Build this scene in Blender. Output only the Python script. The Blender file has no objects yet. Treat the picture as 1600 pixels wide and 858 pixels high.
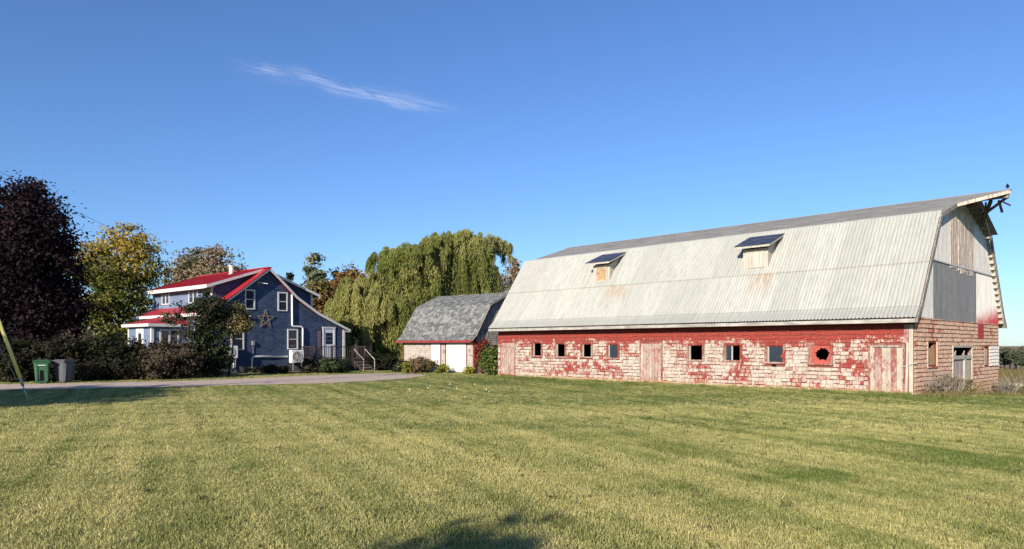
import bpy, math, random
import numpy as np
from mathutils import Vector
R = math.radians
S = bpy.context.scene
COL = S.collection
# ------------------------------------------------------------------ camera
cd = bpy.data.cameras.new('camera'); cam = bpy.data.objects.new('camera', cd); COL.objects.link(cam)
cam.location = (0, 0, 1.7); cam.rotation_euler = (R(90), 0, 0)
cd.sensor_width = 36; cd.lens = 36 * 1100 / 1600; cd.shift_y = 111 / 1600
cd.clip_start = .05; cd.clip_end = 30000
S.camera = cam
# ------------------------------------------------------------------ light
SUN_EL = R(21.0)
SX, SY = -.46, -.888                      # horizontal direction towards the sun
W = bpy.data.worlds.new('World'); S.world = W; W.use_nodes = True
wn = W.node_tree; bg = wn.nodes['Background']
sky = wn.nodes.new('ShaderNodeTexSky'); sky.sky_type = 'NISHITA'; sky.sun_disc = False
sky.sun_elevation = SUN_EL
sky.sun_rotation = math.atan2(SX, SY)     # 0 = +Y, clockwise towards +X
sky.altitude = 0; sky.air_density = 1.0; sky.dust_density = .2; sky.ozone_density = 3.0
tint = wn.nodes.new('ShaderNodeMix'); tint.data_type = 'RGBA'; tint.blend_type = 'MULTIPLY'; tint.inputs[0].default_value = 1
tint.inputs[7].default_value = (.52, .67, .92, 1)
wn.links.new(sky.outputs[0], tint.inputs[6]); wn.links.new(tint.outputs[2], bg.inputs[0]); bg.inputs[1].default_value = .107
sl = bpy.data.lights.new('sun', 'SUN'); sun = bpy.data.objects.new('sun', sl); COL.objects.link(sun)
sl.energy = 4.9; sl.angle = R(.5); sl.color = (1, .90, .77)
sd = Vector((SX * math.cos(SUN_EL), SY * math.cos(SUN_EL), math.sin(SUN_EL)))
sun.rotation_euler = sd.to_track_quat('Z', 'Y').to_euler(); sun.location = (-30, -40, 40)
S.view_settings.view_transform = 'Standard'; S.view_settings.look = 'None'
S.view_settings.exposure = .75; S.view_settings.gamma = 1
S.cycles.max_bounces = 6; S.cycles.diffuse_bounces = 3; S.cycles.transparent_max_bounces = 12
S.render.film_transparent = False

rng = random.Random(11)
# ------------------------------------------------------------------ helpers: nodes
class NT:
    def __init__(s, name):
        s.m = bpy.data.materials.new(name); s.m.use_nodes = True
        s.t = s.m.node_tree; s.n = s.t.nodes; s.l = s.t.links
        s.b = s.n['Principled BSDF']; s.out = s.n['Material Output']
    def put(s, sock, v):
        if isinstance(v, bpy.types.NodeSocket): s.l.new(v, sock)
        elif v is not None:
            if isinstance(v, tuple) and len(v) == 3 and sock.type == 'RGBA': v = (*v, 1)
            sock.default_value = v
    def obj(s): return s._tc().outputs['Object']
    def _tc(s):
        if not hasattr(s, 'tc'): s.tc = s.n.new('ShaderNodeTexCoord')
        return s.tc
    def pos(s): return s.n.new('ShaderNodeNewGeometry').outputs['Position']
    def isl(s): return s.n.new('ShaderNodeNewGeometry').outputs['Random Per Island']
    def orand(s): return s.n.new('ShaderNodeObjectInfo').outputs['Random']
    def sep(s, v):
        k = s.n.new('ShaderNodeSeparateXYZ'); s.put(k.inputs[0], v); return k.outputs
    def mapping(s, v, scale=(1, 1, 1), rot=(0, 0, 0), loc=(0, 0, 0)):
        k = s.n.new('ShaderNodeMapping'); s.put(k.inputs[0], v)
        k.inputs['Scale'].default_value = scale; k.inputs['Rotation'].default_value = rot
        k.inputs['Location'].default_value = loc; return k.outputs[0]
    def noise(s, v, scale, detail=3, rough=.55, dist=0):
        k = s.n.new('ShaderNodeTexNoise'); s.put(k.inputs['Vector'], v); k.inputs['Scale'].default_value = scale
        k.inputs['Detail'].default_value = detail; k.inputs['Roughness'].default_value = rough
        k.inputs['Distortion'].default_value = dist; return k.outputs[0]
    def math(s, op, a, b=None, c=None, clamp=False):
        k = s.n.new('ShaderNodeMath'); k.operation = op; k.use_clamp = clamp
        s.put(k.inputs[0], a); s.put(k.inputs[1], b)
        if c is not None: s.put(k.inputs[2], c)
        return k.outputs[0]
    def rng(s, v, a, b, c=0., d=1., smooth=True):
        k = s.n.new('ShaderNodeMapRange'); k.interpolation_type = 'SMOOTHSTEP' if smooth else 'LINEAR'
        s.put(k.inputs[0], v)
        for i, q in enumerate((a, b, c, d)): k.inputs[i + 1].default_value = q
        return k.outputs[0]
    def mix(s, f, a, b, mode='MIX'):
        k = s.n.new('ShaderNodeMix'); k.data_type = 'RGBA'; k.blend_type = mode
        s.put(k.inputs[0], f); s.put(k.inputs[6], a); s.put(k.inputs[7], b); return k.outputs[2]
    def bump(s, h, strength=.3, dist=.02):
        k = s.n.new('ShaderNodeBump'); s.put(k.inputs['Height'], h)
        k.inputs['Strength'].default_value = strength; k.inputs['Distance'].default_value = dist
        s.put(s.b.inputs['Normal'], k.outputs[0])
    def done(s, col, rough=.8, spec=.3, metal=0.):
        s.put(s.b.inputs['Base Color'], col); s.put(s.b.inputs['Roughness'], rough)
        s.b.inputs['Specular IOR Level'].default_value = spec; s.put(s.b.inputs['Metallic'], metal)
        return s.m

def scaled(c, k): return tuple(x * k for x in c)
def plain(name, col, rough=.7, spec=.3, metal=0., var=.18, scale=6., grain=None):
    t = NT(name); v = t.obj()
    f = t.noise(v, scale, 4, .6)
    c = t.mix(t.rng(f, .3, .7), scaled(col, 1 - var), scaled(col, 1 + var))
    c = t.mix(t.math('MULTIPLY', t.orand(), .5), c, scaled(col, 1 - var))
    if grain:
        g = t.noise(t.mapping(v, grain), 1, 4, .6)
        c = t.mix(t.rng(g, .35, .7), c, scaled(col, 1 - 2 * var))
    t.bump(f, .15, .01)
    return t.done(c, rough, spec, metal)

def leafmat(name, c1, c2, c3=None, z=None, trans=.25, nscale=.7, rough=.55):
    """leaf colours differ from leaf to leaf and from spray to spray"""
    t = NT(name); p = t.pos()
    f = t.math('ADD', t.math('MULTIPLY', t.noise(p, nscale, 2), .9), t.math('MULTIPLY', t.isl(), .35))
    c = t.mix(t.rng(f, .42, .82), c1, c2)
    if c3: 
        f2 = t.math('ADD', t.noise(t.mapping(p, loc=(7, 3, 1)), nscale * .6, 2), t.math('MULTIPLY', t.isl(), .2))
        if z: f2 = t.math('ADD', f2, t.rng(t.sep(p)[2], z[0], z[1], -.28, .22))
        c = t.mix(t.rng(f2, .5, .72), c, c3)
    c = t.mix(t.math('MULTIPLY', t.isl(), .3), c, scaled(c1, .55))
    t.done(c, .7, .12)
    tr = t.n.new('ShaderNodeBsdfTranslucent'); t.put(tr.inputs[0], c)
    mx = t.n.new('ShaderNodeMixShader'); mx.inputs[0].default_value = trans
    t.l.new(t.b.outputs[0], mx.inputs[1]); t.l.new(tr.outputs[0], mx.inputs[2]); t.l.new(mx.outputs[0], t.out.inputs[0])
    return t.m

# ------------------------------------------------------------------ helpers: mesh
class MB:
    def __init__(s): s.v = []; s.f = []
    def add(s, vs, fs):
        o = len(s.v); s.v += [tuple(p) for p in vs]; s.f += [tuple(i + o for i in f) for f in fs]; return s
    def box(s, x0, x1, y0, y1, z0, z1):
        return s.add([(x, y, z) for x in (x0, x1) for y in (y0, y1) for z in (z0, z1)],
                     [(0, 1, 3, 2), (4, 6, 7, 5), (0, 4, 5, 1), (2, 3, 7, 6), (0, 2, 6, 4), (1, 5, 7, 3)])
    def bev(s, x0, x1, y0, y1, z0, z1, r=.01):
        """box with chamfered vertical and horizontal edges"""
        v = []; 
        for z, k in ((z0, r), (z0 + r, 0), (z1 - r, 0), (z1, r)):
            for (x, y) in ((x0 + k + r, y0 + k), (x1 - k - r, y0 + k), (x1 - k, y0 + k + r), (x1 - k, y1 - k - r),
                           (x1 - k - r, y1 - k), (x0 + k + r, y1 - k), (x0 + k, y1 - k - r), (x0 + k, y0 + k + r)): v.append((x, y, z))
        f = [tuple(range(7, -1, -1)), tuple(range(24, 32))]
        for l in range(3):
            for i in range(8): f.append((l * 8 + i, l * 8 + (i + 1) % 8, l * 8 + 8 + (i + 1) % 8, l * 8 + 8 + i))
        return s.add(v, f)
    def prism(s, pts, d):
        """pts: 3-D polygon, d: extrusion vector"""
        n = len(pts); d = Vector(d)
        v = [Vector(p) for p in pts] + [Vector(p) + d for p in pts]
        f = [tuple(range(n)), tuple(range(2 * n - 1, n - 1, -1))] + [(i, i + n, (i + 1) % n + n, (i + 1) % n) for i in range(n)]
        return s.add(v, f)
    def bar(s, p, q, w, h=None, up=(0, 0, 1)):
        p, q = Vector(p), Vector(q); h = h or w; d = (q - p).normalized(); u = Vector(up)
        if abs(d.dot(u)) > .98: u = Vector((1, 0, 0))
        a = d.cross(u).normalized() * w / 2; b = a.cross(d).normalized() * h / 2
        return s.prism([p - a - b, p + a - b, p + a + b, p - a + b], q - p)
    def tube(s, pts, rad, n=8, caps=True):
        pts = [Vector(p) for p in pts]; o = len(s.v); ref = Vector((.3, .2, 1))
        if not hasattr(rad, '__len__'): rad = [rad] * len(pts)
        for i, p in enumerate(pts):
            d = (pts[min(i + 1, len(pts) - 1)] - pts[max(i - 1, 0)]).normalized()
            a = d.cross(ref if abs(d.dot(ref.normalized())) < .95 else Vector((1, 0, 0))).normalized(); b = d.cross(a)
            for k in range(n):
                t = 2 * math.pi * k / n; q = p + (a * math.cos(t) + b * math.sin(t)) * rad[i]; s.v.append(tuple(q))
        for i in range(len(pts) - 1):
            for k in range(n):
                s.f.append((o + i * n + k, o + i * n + (k + 1) % n, o + (i + 1) * n + (k + 1) % n, o + (i + 1) * n + k))
        if caps: s.f.append(tuple(o + k for k in range(n - 1, -1, -1))); s.f.append(tuple(o + (len(pts) - 1) * n + k for k in range(n)))
        return s
    def ring(s, c, r0, r1, y0, y1, n=20, axis='y'):
        """flat annulus with thickness about the y axis"""
        v = []
        for k in range(n):
            t = 2 * math.pi * k / n
            for r in (r0, r1):
                for y in (y0, y1): v.append((c[0] + r * math.cos(t), y, c[1] + r * math.sin(t)))
        f = []
        for k in range(n):
            a = 4 * k; b = 4 * ((k + 1) % n)
            f += [(a, a + 2, b + 2, b), (a + 1, b + 1, b + 3, a + 3), (a + 2, a + 3, b + 3, b + 2), (a, b, b + 1, a + 1)]
        return s.add(v, f)
    def build(s, name, mat, parent=None, smooth=False, **kw):
        me = bpy.data.meshes.new(name); me.from_pydata(s.v, [], s.f); me.update()
        return link(name, me, mat, parent, smooth, **kw)

def link(name, me, mat, parent=None, smooth=False, **kw):
    if mat and not me.materials: me.materials.append(mat)
    if smooth: me.polygons.foreach_set('use_smooth', [True] * len(me.polygons))
    o = bpy.data.objects.new(name, me); COL.objects.link(o)
    if parent: o.parent = parent
    for k, v in kw.items(): o[k] = v
    return o
def thing(name, label, cat, loc=(0, 0, 0), rz=0., group=None):
    o = bpy.data.objects.new(name, None); COL.objects.link(o); o.empty_display_size = .3
    o.location = loc; o.rotation_euler = (0, 0, rz); o['label'] = label; o['category'] = cat
    if group: o['group'] = group
    return o
def tag(o, label, cat, group=None):
    o['label'] = label; o['category'] = cat
    if group: o['group'] = group
    return o
def nmesh(name, V, Q):
    """fast mesh out of numpy arrays; Q = faces, all with the same number of corners"""
    me = bpy.data.meshes.new(name); n = Q.shape[1]
    me.vertices.add(len(V)); me.vertices.foreach_set('co', V.astype(np.float32).ravel())
    me.loops.add(Q.size); me.loops.foreach_set('vertex_index', Q.astype(np.int32).ravel())
    me.polygons.add(len(Q)); me.polygons.foreach_set('loop_start', np.arange(0, Q.size, n, dtype=np.int32))
    me.update(calc_edges=True); me.validate(); return me

# three wall frames: local x runs into depth across the gable, y along the building
def ang(x, y): return math.atan2(y, x)
BARN, BARN_R = (13.69, 23.97), ang(.719, .695)
HOUSE, HOUSE_R = (-11.9, 50.0), ang(.646, .763)
SHED, SHED_R = (-2.33, 43.5), ang(.618, .786)
def to_barn(x, y):
    dx, dy = x - BARN[0], y - BARN[1]; c, s = math.cos(BARN_R), math.sin(BARN_R)
    return dx * c + dy * s, -dx * s + dy * c
def gz(x, y):
    """height of the ground"""
    a, b = to_barn(x, y)
    z = -.06 * min(max(0, a - 1), 7) - .0245 * max(0, a - 8)
    z = max(z, -8.4)
    return z + .03 * math.sin(x * .21 + 1) * math.sin(y * .17)
def smooth(a, b, t):
    t = min(1, max(0, (t - a) / (b - a))); return t * t * (3 - 2 * t)

# ------------------------------------------------------------------ ground
def lawn_colour(t, blade):
    p = t.pos()
    big = t.noise(p, .16, 3, .6, .4)
    streak = t.noise(t.mapping(p, (.9, .18, 1), (0, 0, R(-58))), 1.5, 3, .6)
    mid = t.noise(p, 1.3, 3, .6)
    x, y, z = t.sep(p)
    f = t.math('ADD', t.math('MULTIPLY', big, .85), t.math('MULTIPLY', streak, .5))
    f = t.math('ADD', f, t.math('MULTIPLY', mid, .45))
    far = t.math('ADD', t.rng(x, -14., 12., -.08, .10, False), t.rng(y, 14., 30., -.02, .13))
    f = t.math('SUBTRACT', f, far)
    def combo(kx, ky, lx, ly, seed):
        k = t.n.new('ShaderNodeCombineXYZ')
        t.put(k.inputs[0], t.math('ADD', t.math('MULTIPLY', x, kx), t.math('MULTIPLY', y, ky)))
        t.put(k.inputs[1], t.math('ADD', t.math('MULTIPLY', x, lx), t.math('MULTIPLY', y, ly))); k.inputs[2].default_value = seed
        return k.outputs[0]
    mow = t.noise(combo(1.75, .88, -.020, .040, 0), 1.0, 3, .6)          # passes of the mower, parallel to the barn
    mow2 = t.noise(combo(.35, -1.0, .035, .012, 4), 1.1, 3, .55)
    f = t.math('ADD', f, t.math('MULTIPLY', t.math('SUBTRACT', mow, .5), 1.25))
    f = t.math('ADD', f, t.math('MULTIPLY', t.math('SUBTRACT', mow2, .5), .6))
    f = t.math('ADD', f, t.math('MULTIPLY', t.math('SUBTRACT', t.noise(p, 7, 2, .6), .5), .35))
    tan = t.rng(f, .55, 1.22, 0, 1, False)
    g = (.135, .185, .036) if blade else (.125, .17, .04)
    d = (.62, .54, .20) if blade else (.52, .45, .18)
    c = t.mix(tan, g, d)
    if blade:
        r = t.isl()
        c = t.mix(t.math('MULTIPLY', t.rng(r, .5, 1.), t.math('ADD', t.math('MULTIPLY', tan, .65), .15)), c, (.64, .56, .28))
        c = t.mix(t.math('MULTIPLY', t.rng(t.orand(), .0, 1.), .35), c, (.10, .15, .03))
    else:
        fine = t.noise(p, 60, 3, .7)
        c = t.mix(t.rng(fine, .35, .7), scaled(g, .55), c)
    return c
t = NT('lawn'); M_lawn_c = lawn_colour(t, False)
a_ = t.sep(t.pos())
# old field beyond the barn: dry tan growth
bx = t.math('ADD', t.math('MULTIPLY', t.math('SUBTRACT', a_[0], BARN[0]), .719), t.math('MULTIPLY', t.math('SUBTRACT', a_[1], BARN[1]), .695))
edge = t.math('ADD', bx, t.math('MULTIPLY', t.noise(t.pos(), .3, 3), 6))
dry = t.mix(t.rng(t.noise(t.mapping(t.pos(), (1, .25, 1)), .12, 4), .4, .65), (.20, .13, .065), (.30, .24, .12))
M_lawn_c = t.mix(t.rng(edge, 17.5, 20), M_lawn_c, dry)
t.bump(t.noise(t.pos(), 25, 4, .7), .6, .04)
M_lawn = t.done(M_lawn_c, .95, .1)
def axis(stops):
    out = []
    for (a, b, st) in stops:
        n = max(1, round((b - a) / st)); out += [a + (b - a) * i / n for i in range(n)]
    out.append(stops[-1][1]); return out
gx = axis([(-9000, -1000, 2000), (-1000, -120, 220), (-120, -40, 10), (-40, 60, 1.25), (60, 140, 8), (140, 1000, 60), (1000, 9000, 2000)])
gy = axis([(-3000, -300, 900), (-300, -20, 40), (-20, 70, 1.25), (70, 150, 8), (150, 800, 40), (800, 12000, 1400)])
V = np.array([(x, y, gz(x, y)) for y in gy for x in gx]); nx = len(gx)
Q = np.array([(j * nx + i, j * nx + i + 1, (j + 1) * nx + i + 1, (j + 1) * nx + i) for j in range(len(gy) - 1) for i in range(nx - 1)])
link('ground', nmesh('ground', V, Q), M_lawn, None, True, kind='structure')

# gravel drive
DRV = [(-60, 30.9), (-30, 30.9), (-22.3, 31.0), (-19, 31.7), (-16.1, 33.0), (-14.2, 35.0), (-12.9, 37.2), (-11.6, 39.8), (-9.8, 42.0), (-7.9, 43.3), (-6.6, 42.7), (-5.6, 41.4), (-4.9, 40.4),
       (-4.9, 39.4), (-5.1, 38.3), (-5.4, 36.4), (-6.8, 33.2), (-8.8, 30.9), (-12.2, 29.3), (-13.9, 28.2), (-16.5, 27.2), (-19.4, 26.8), (-30, 26.6), (-60, 26.6)]
t = NT('gravel'); p = t.pos()
c = t.mix(t.rng(t.noise(p, 40, 4, .75), .35, .68), (.36, .28, .225), (.70, .555, .45))
c = t.mix(t.rng(t.noise(t.mapping(p, (.35, 1, 1), (0, 0, R(35))), 1.1, 3), .5, .75), c, (.58, .44, .36))
c = t.mix(t.math('MULTIPLY', t.rng(t.noise(p, 2.3, 4), .62, .75), .7), c, (.12, .13, .045))
t.bump(t.noise(p, 55, 4, .8), .8, .03); M_gravel = t.done(c, .95, .1)
def in_poly(x, y, P):
    k = False; n = len(P)
    for i in range(n):
        (x1, y1), (x2, y2) = P[i], P[i - 1]
        if (y1 > y) != (y2 > y) and x < (x2 - x1) * (y - y1) / (y2 - y1) + x1: k = not k
    return k
# triangulated strips between the two edges, wobbling where grass creeps in
up, lo = DRV[:13], DRV[:12:-1]
def resample(P, n):
    L = [0]
    for i in range(1, len(P)): L.append(L[-1] + math.dist(P[i], P[i - 1]))
    out = []
    for k in range(n):
        s = L[-1] * k / (n - 1); i = max(j for j in range(len(L)) if L[j] <= s + 1e-9); i = min(i, len(P) - 2)
        f = (s - L[i]) / max(1e-6, L[i + 1] - L[i]); out.append((P[i][0] + (P[i + 1][0] - P[i][0]) * f, P[i][1] + (P[i + 1][1] - P[i][1]) * f))
    return out
n = 220; U, Lw = resample(up, n), resample(lo, n); m = MB(); wob = random.Random(4)
for k in range(n):
    (x1, y1), (x2, y2) = U[k], Lw[k]; y1 += wob.uniform(-.12, .12); y2 += wob.uniform(-.15, .15)
    for j in range(5):
        f = j / 4; x = x1 + (x2 - x1) * f; y = y1 + (y2 - y1) * f; m.v.append((x, y, gz(x, y) + (.012 if j in (0, 4) else .022)))
for k in range(n - 1):
    for j in range(4): a = k * 5 + j; m.f.append((a + 1, a + 6, a + 5, a))
m.build('driveway', M_gravel, None, True, kind='structure')

# ------------------------------------------------------------------ grass (instanced tufts on patches, real blades)
tuftcol = bpy.data.collections.new('tufts')
t = NT('grass_blade'); c = lawn_colour(t, True); t.done(c, .7, .2)
tr = t.n.new('ShaderNodeBsdfTranslucent'); t.put(tr.inputs[0], c); mx = t.n.new('ShaderNodeMixShader'); mx.inputs[0].default_value = .3
t.l.new(t.b.outputs[0], mx.inputs[1]); t.l.new(tr.outputs[0], mx.inputs[2]); t.l.new(mx.outputs[0], t.out.inputs[0]); M_blade = t.m
M_dry = leafmat('dry_stem', (.20, .13, .06), (.36, .27, .13), (.10, .11, .035), None, .2, .5)
M_weed = leafmat('weed_stem', (.055, .085, .02), (.14, .15, .045), (.28, .22, .10), None, .25, .8)
def tuft(name, n, spread, h, w, mat, seed, lean=.5):
    r = random.Random(seed); m = MB()
    for i in range(n):
        a = r.uniform(0, 6.283); d = spread * math.sqrt(r.random()); x, y = d * math.cos(a), d * math.sin(a)
        b = r.uniform(0, 6.283); hh = h * r.uniform(.5, 1.1); ww = w * r.uniform(.7, 1.2); ln = lean * hh * r.uniform(.2, 1.2)
        t1 = r.uniform(0, 6.283); px, py = math.cos(t1) * ww / 2, math.sin(t1) * ww / 2
        dx, dy = math.cos(b) * ln, math.sin(b) * ln
        m.add([(x - px, y - py, -.01), (x + px, y + py, -.01), (x + dx * .4 + px * .8, y + dy * .4 + py * .8, hh * .6), (x + dx * .4 - px * .8, y + dy * .4 - py * .8, hh * .6), (x + dx, y + dy, hh * (1 - .25 * lean))],
              [(0, 1, 2, 3), (3, 2, 4)])
    me = bpy.data.meshes.new(name); me.from_pydata(m.v, [], m.f); me.materials.append(mat)
    return bpy.data.objects.new(name, me)
def scatter(name, cells, tufts, smin, smax, seed, **kw):
    """cells: (x0,y0,x1,y1,density) -> one object whose blades are geometry-node instances"""
    V = []; Q = []; D = []
    for (x0, y0, x1, y1, dn) in cells:
        o = len(V); V += [(x0, y0, gz(x0, y0)), (x1, y0, gz(x1, y0)), (x1, y1, gz(x1, y1)), (x0, y1, gz(x0, y1))]
        Q.append((o, o + 1, o + 2, o + 3)); D.append(dn)
    me = nmesh(name, np.array(V), np.array(Q)); at = me.attributes.new('dens', 'FLOAT', 'FACE'); at.data.foreach_set('value', D)
    o = link(name, me, None, None, False, **kw)
    g = bpy.data.node_groups.new(name, 'GeometryNodeTree'); N, L = g.nodes, g.links
    g.interface.new_socket('Geometry', in_out='INPUT', socket_type='NodeSocketGeometry'); g.interface.new_socket('Geometry', in_out='OUTPUT', socket_type='NodeSocketGeometry')
    gi, go = N.new('NodeGroupInput'), N.new('NodeGroupOutput')
    dp = N.new('GeometryNodeDistributePointsOnFaces'); dp.inputs['Seed'].default_value = seed
    na = N.new('GeometryNodeInputNamedAttribute'); na.data_type = 'FLOAT'; na.inputs[0].default_value = 'dens'
    L.new(gi.outputs[0], dp.inputs['Mesh']); L.new(na.outputs[0], dp.inputs['Density'])
    col = bpy.data.collections.new(name + '_source')
    for k in tufts: col.objects.link(k)
    ci = N.new('GeometryNodeCollectionInfo'); ci.inputs[0].default_value = col; ci.inputs[1].default_value = True
    ip = N.new('GeometryNodeInstanceOnPoints'); ip.inputs['Pick Instance'].default_value = True
    L.new(dp.outputs[0], ip.inputs['Points']); L.new(ci.outputs[0], ip.inputs['Instance'])
    rv = N.new('FunctionNodeRandomValue'); rv.data_type = 'FLOAT_VECTOR'; rv.inputs[0].default_value = (-.12, -.12, 0); rv.inputs[1].default_value = (.12, .12, 6.283)
    rs = N.new('FunctionNodeRandomValue'); rs.data_type = 'FLOAT'; rs.inputs[2].default_value = smin; rs.inputs[3].default_value = smax; rs.inputs['Seed'].default_value = 5
    L.new(rv.outputs[0], ip.inputs['Rotation']); L.new(rs.outputs[1], ip.inputs['Scale']); L.new(ip.outputs[0], go.inputs[0])
    md = o.modifiers.new('scatter', 'NODES'); md.node_group = g
    return o
def free(x, y):
    a, b = to_barn(x, y)
    if -.15 < a < 12.2 and -.05 < b < 21: return False
    if in_poly(x, y, DRV): return False
    dx, dy = x - SHED[0], y - SHED[1]; c, s = math.cos(SHED_R), math.sin(SHED_R); a2, b2 = dx * c + dy * s, -dx * s + dy * c
    if -.1 < a2 < 7 and -.1 < b2 < 6.5: return False
    dx, dy = x - HOUSE[0], y - HOUSE[1]; c, s = math.cos(HOUSE_R), math.sin(HOUSE_R); a2, b2 = dx * c + dy * s, -dx * s + dy * c
    return not (-12.4 < a2 < .1 and -.1 < b2 < 9.2)
cells = []
def lay(y0, y1, st, dn):
    y = y0
    while y < y1 - 1e-6:
        lim = y * .78 + 9; x = -math.ceil(lim / st) * st
        while x < lim:
            if free(x + st / 2, y + st / 2): cells.append((x, y, x + st, y + st, dn))
            x += st
        y += st
lay(2.0, 9.5, .5, 520); lay(9.5, 14, .5, 260); lay(14, 20, .5, 110); lay(20, 30, .5, 48); lay(30, 48, .5, 26)
scatter('lawn_grass', cells, [tuft('tuft', 12, .075, .046, .0062, M_blade, s, 1.25) for s in (1, 2, 3, 4)], .7, 1.3, 3, kind='stuff')
cg = [(x0, y0, x1, y1, dn) for (x0, y0, x1, y1, _) in cells for dn in [(2.2 if y0 < 14 else .9)]]
scatter('coarse_lawn_weeds', cg, [tuft('weed_rosette', 9, .05, .075, .017, M_weed, s, 1.6) for s in (21, 22)] + [tuft('coarse_tuft', 14, .04, .10, .007, M_blade, 23, .9)], .5, 1.3, 31, kind='stuff')
# unmown fringe along the foot of the barn and the far side of the drive
fr = []
def local_cells(org, rz, a0, a1, b0, b1, st, dn):
    c, s = math.cos(rz), math.sin(rz); out = []
    a = a0
    while a < a1 - 1e-6:
        b = b0
        while b < b1 - 1e-6:
            x = org[0] + a * c - b * s; y = org[1] + a * s + b * c; out.append((x - st / 2, y - st / 2, x + st / 2, y + st / 2, dn)); b += st
        a += st
    return out
fr += local_cells(BARN, BARN_R, -.24, -.1, .1, 20.7, .2, 240)
scatter('wall_foot_grass', fr, [tuft('tall_tuft', 12, .07, .15, .009, M_blade, s, .7) for s in (5, 6)], .5, 1.2, 9, kind='stuff')

# ------------------------------------------------------------------ cladding generators
def cladding(mapf, u0, u1, s0, s1, course, wmin, wmax, gap, thick, holes=(), topf=None, botf=None, seed=1, jit=.006, uf=None, vgap=-.012):
    """rows of overlapping wedge shingles; mapf(u, s, off) -> point"""
    r = random.Random(seed); m = MB(); s = s0; row = 0
    while s < s1 - .02:
        h = min(course, s1 - s); lo_, hi_ = (u0, u1) if uf is None else uf(s + h / 2)
        iv = [(lo_, hi_)]
        for (a, b, c, d) in holes:
            if c < s + h * .6 and d > s + h * .4:
                nv = []
                for (p, q) in iv:
                    if b <= p or a >= q: nv.append((p, q)); continue
                    if a > p + .02: nv.append((p, a))
                    if b < q - .02: nv.append((b, q))
                iv = nv
        for (p, q) in iv:
            x = p; first = True
            while x < q - .015:
                w = r.uniform(wmin, wmax)
                if first: w *= r.uniform(.4, 1); first = False
                e = min(q, x + w)
                if q - e < wmin * .4: e = q
                a, b = x, e - gap; x = e
                if b - a < .02: continue
                mid = (a + b) / 2; zb = s + r.uniform(-jit, jit); tp = s + h - vgap * r.uniform(.3, 1.3) if vgap > 0 else s + h + .012; off = thick * r.uniform(.8, 1.2)
                if topf:
                    if topf(mid) < zb + .02: continue
                    tp = min(tp, topf(mid))
                if botf and botf(mid) > tp - .02: continue
                m.add([mapf(a, zb, off), mapf(b, zb, off), mapf(b, tp, .004), mapf(a, tp, .004), mapf(a, zb, 0), mapf(b, zb, 0)],
                      [(0, 1, 2, 3), (4, 5, 1, 0), (4, 0, 3), (1, 5, 2)])
        s += course; row += 1
    return m
def corrugated(mapf, u0, u1, lo_, hi_, pitch, amp, seg=6, rows=2):
    n = max(2, round((u1 - u0) / pitch * seg)); m = MB(); cols = []
    for i in range(n + 1):
        u = u0 + (u1 - u0) * i / n; a = lo_(u) if callable(lo_) else lo_; b = hi_(u) if callable(hi_) else hi_
        if b - a < .01: cols.append(None); continue
        off = amp * (.5 + .5 * math.cos(2 * math.pi * (u) / pitch)); o = len(m.v)
        for k in range(rows + 1): m.v.append(mapf(u, a + (b - a) * k / rows, off))
        cols.append(o)
    for i in range(n):
        if cols[i] is None or cols[i + 1] is None: continue
        for k in range(rows): m.f.append((cols[i] + k, cols[i + 1] + k, cols[i + 1] + k + 1, cols[i] + k + 1))
    return m
def wall_box(m, plane, u0, u1, z0, z1, holes, c0, c1):
    """thick wall with openings, made of butted blocks; plane 'a': x = c0..c1, plane 'b': y = c0..c1"""
    zs = sorted({z0, z1, *[h[2] for h in holes], *[h[3] for h in holes]}); zs = [z for z in zs if z0 <= z <= z1]
    for i in range(len(zs) - 1):
        a, b = zs[i], zs[i + 1]; iv = [(u0, u1)]
        for h in holes:
            if h[2] < b - 1e-6 and h[3] > a + 1e-6:
                nv = []
                for (p, q) in iv:
                    if h[1] <= p or h[0] >= q: nv.append((p, q)); continue
                    if h[0] > p: nv.append((p, h[0]))
                    if h[1] < q: nv.append((h[1], q))
                iv = nv
        for (p, q) in iv:
            if plane == 'a': m.box(c0, c1, p, q, a, b)
            else: m.box(p, q, c0, c1, a, b)
    return m
def slopemap(a0, z0, a1, z1, lift=0.):
    """(u along y, s up the slope, off outwards) for a roof slope seen in the x-z plane"""
    L = math.hypot(a1 - a0, z1 - z0); dx, dz = (a1 - a0) / L, (z1 - z0) / L
    nx_, nz_ = (-dz, dx) if dx > 0 else (dz, -dx)
    return (lambda u, s, o: (a0 + dx * s + nx_ * (o + lift), u, z0 + dz * s + nz_ * (o + lift))), L
exec_later = []

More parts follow.
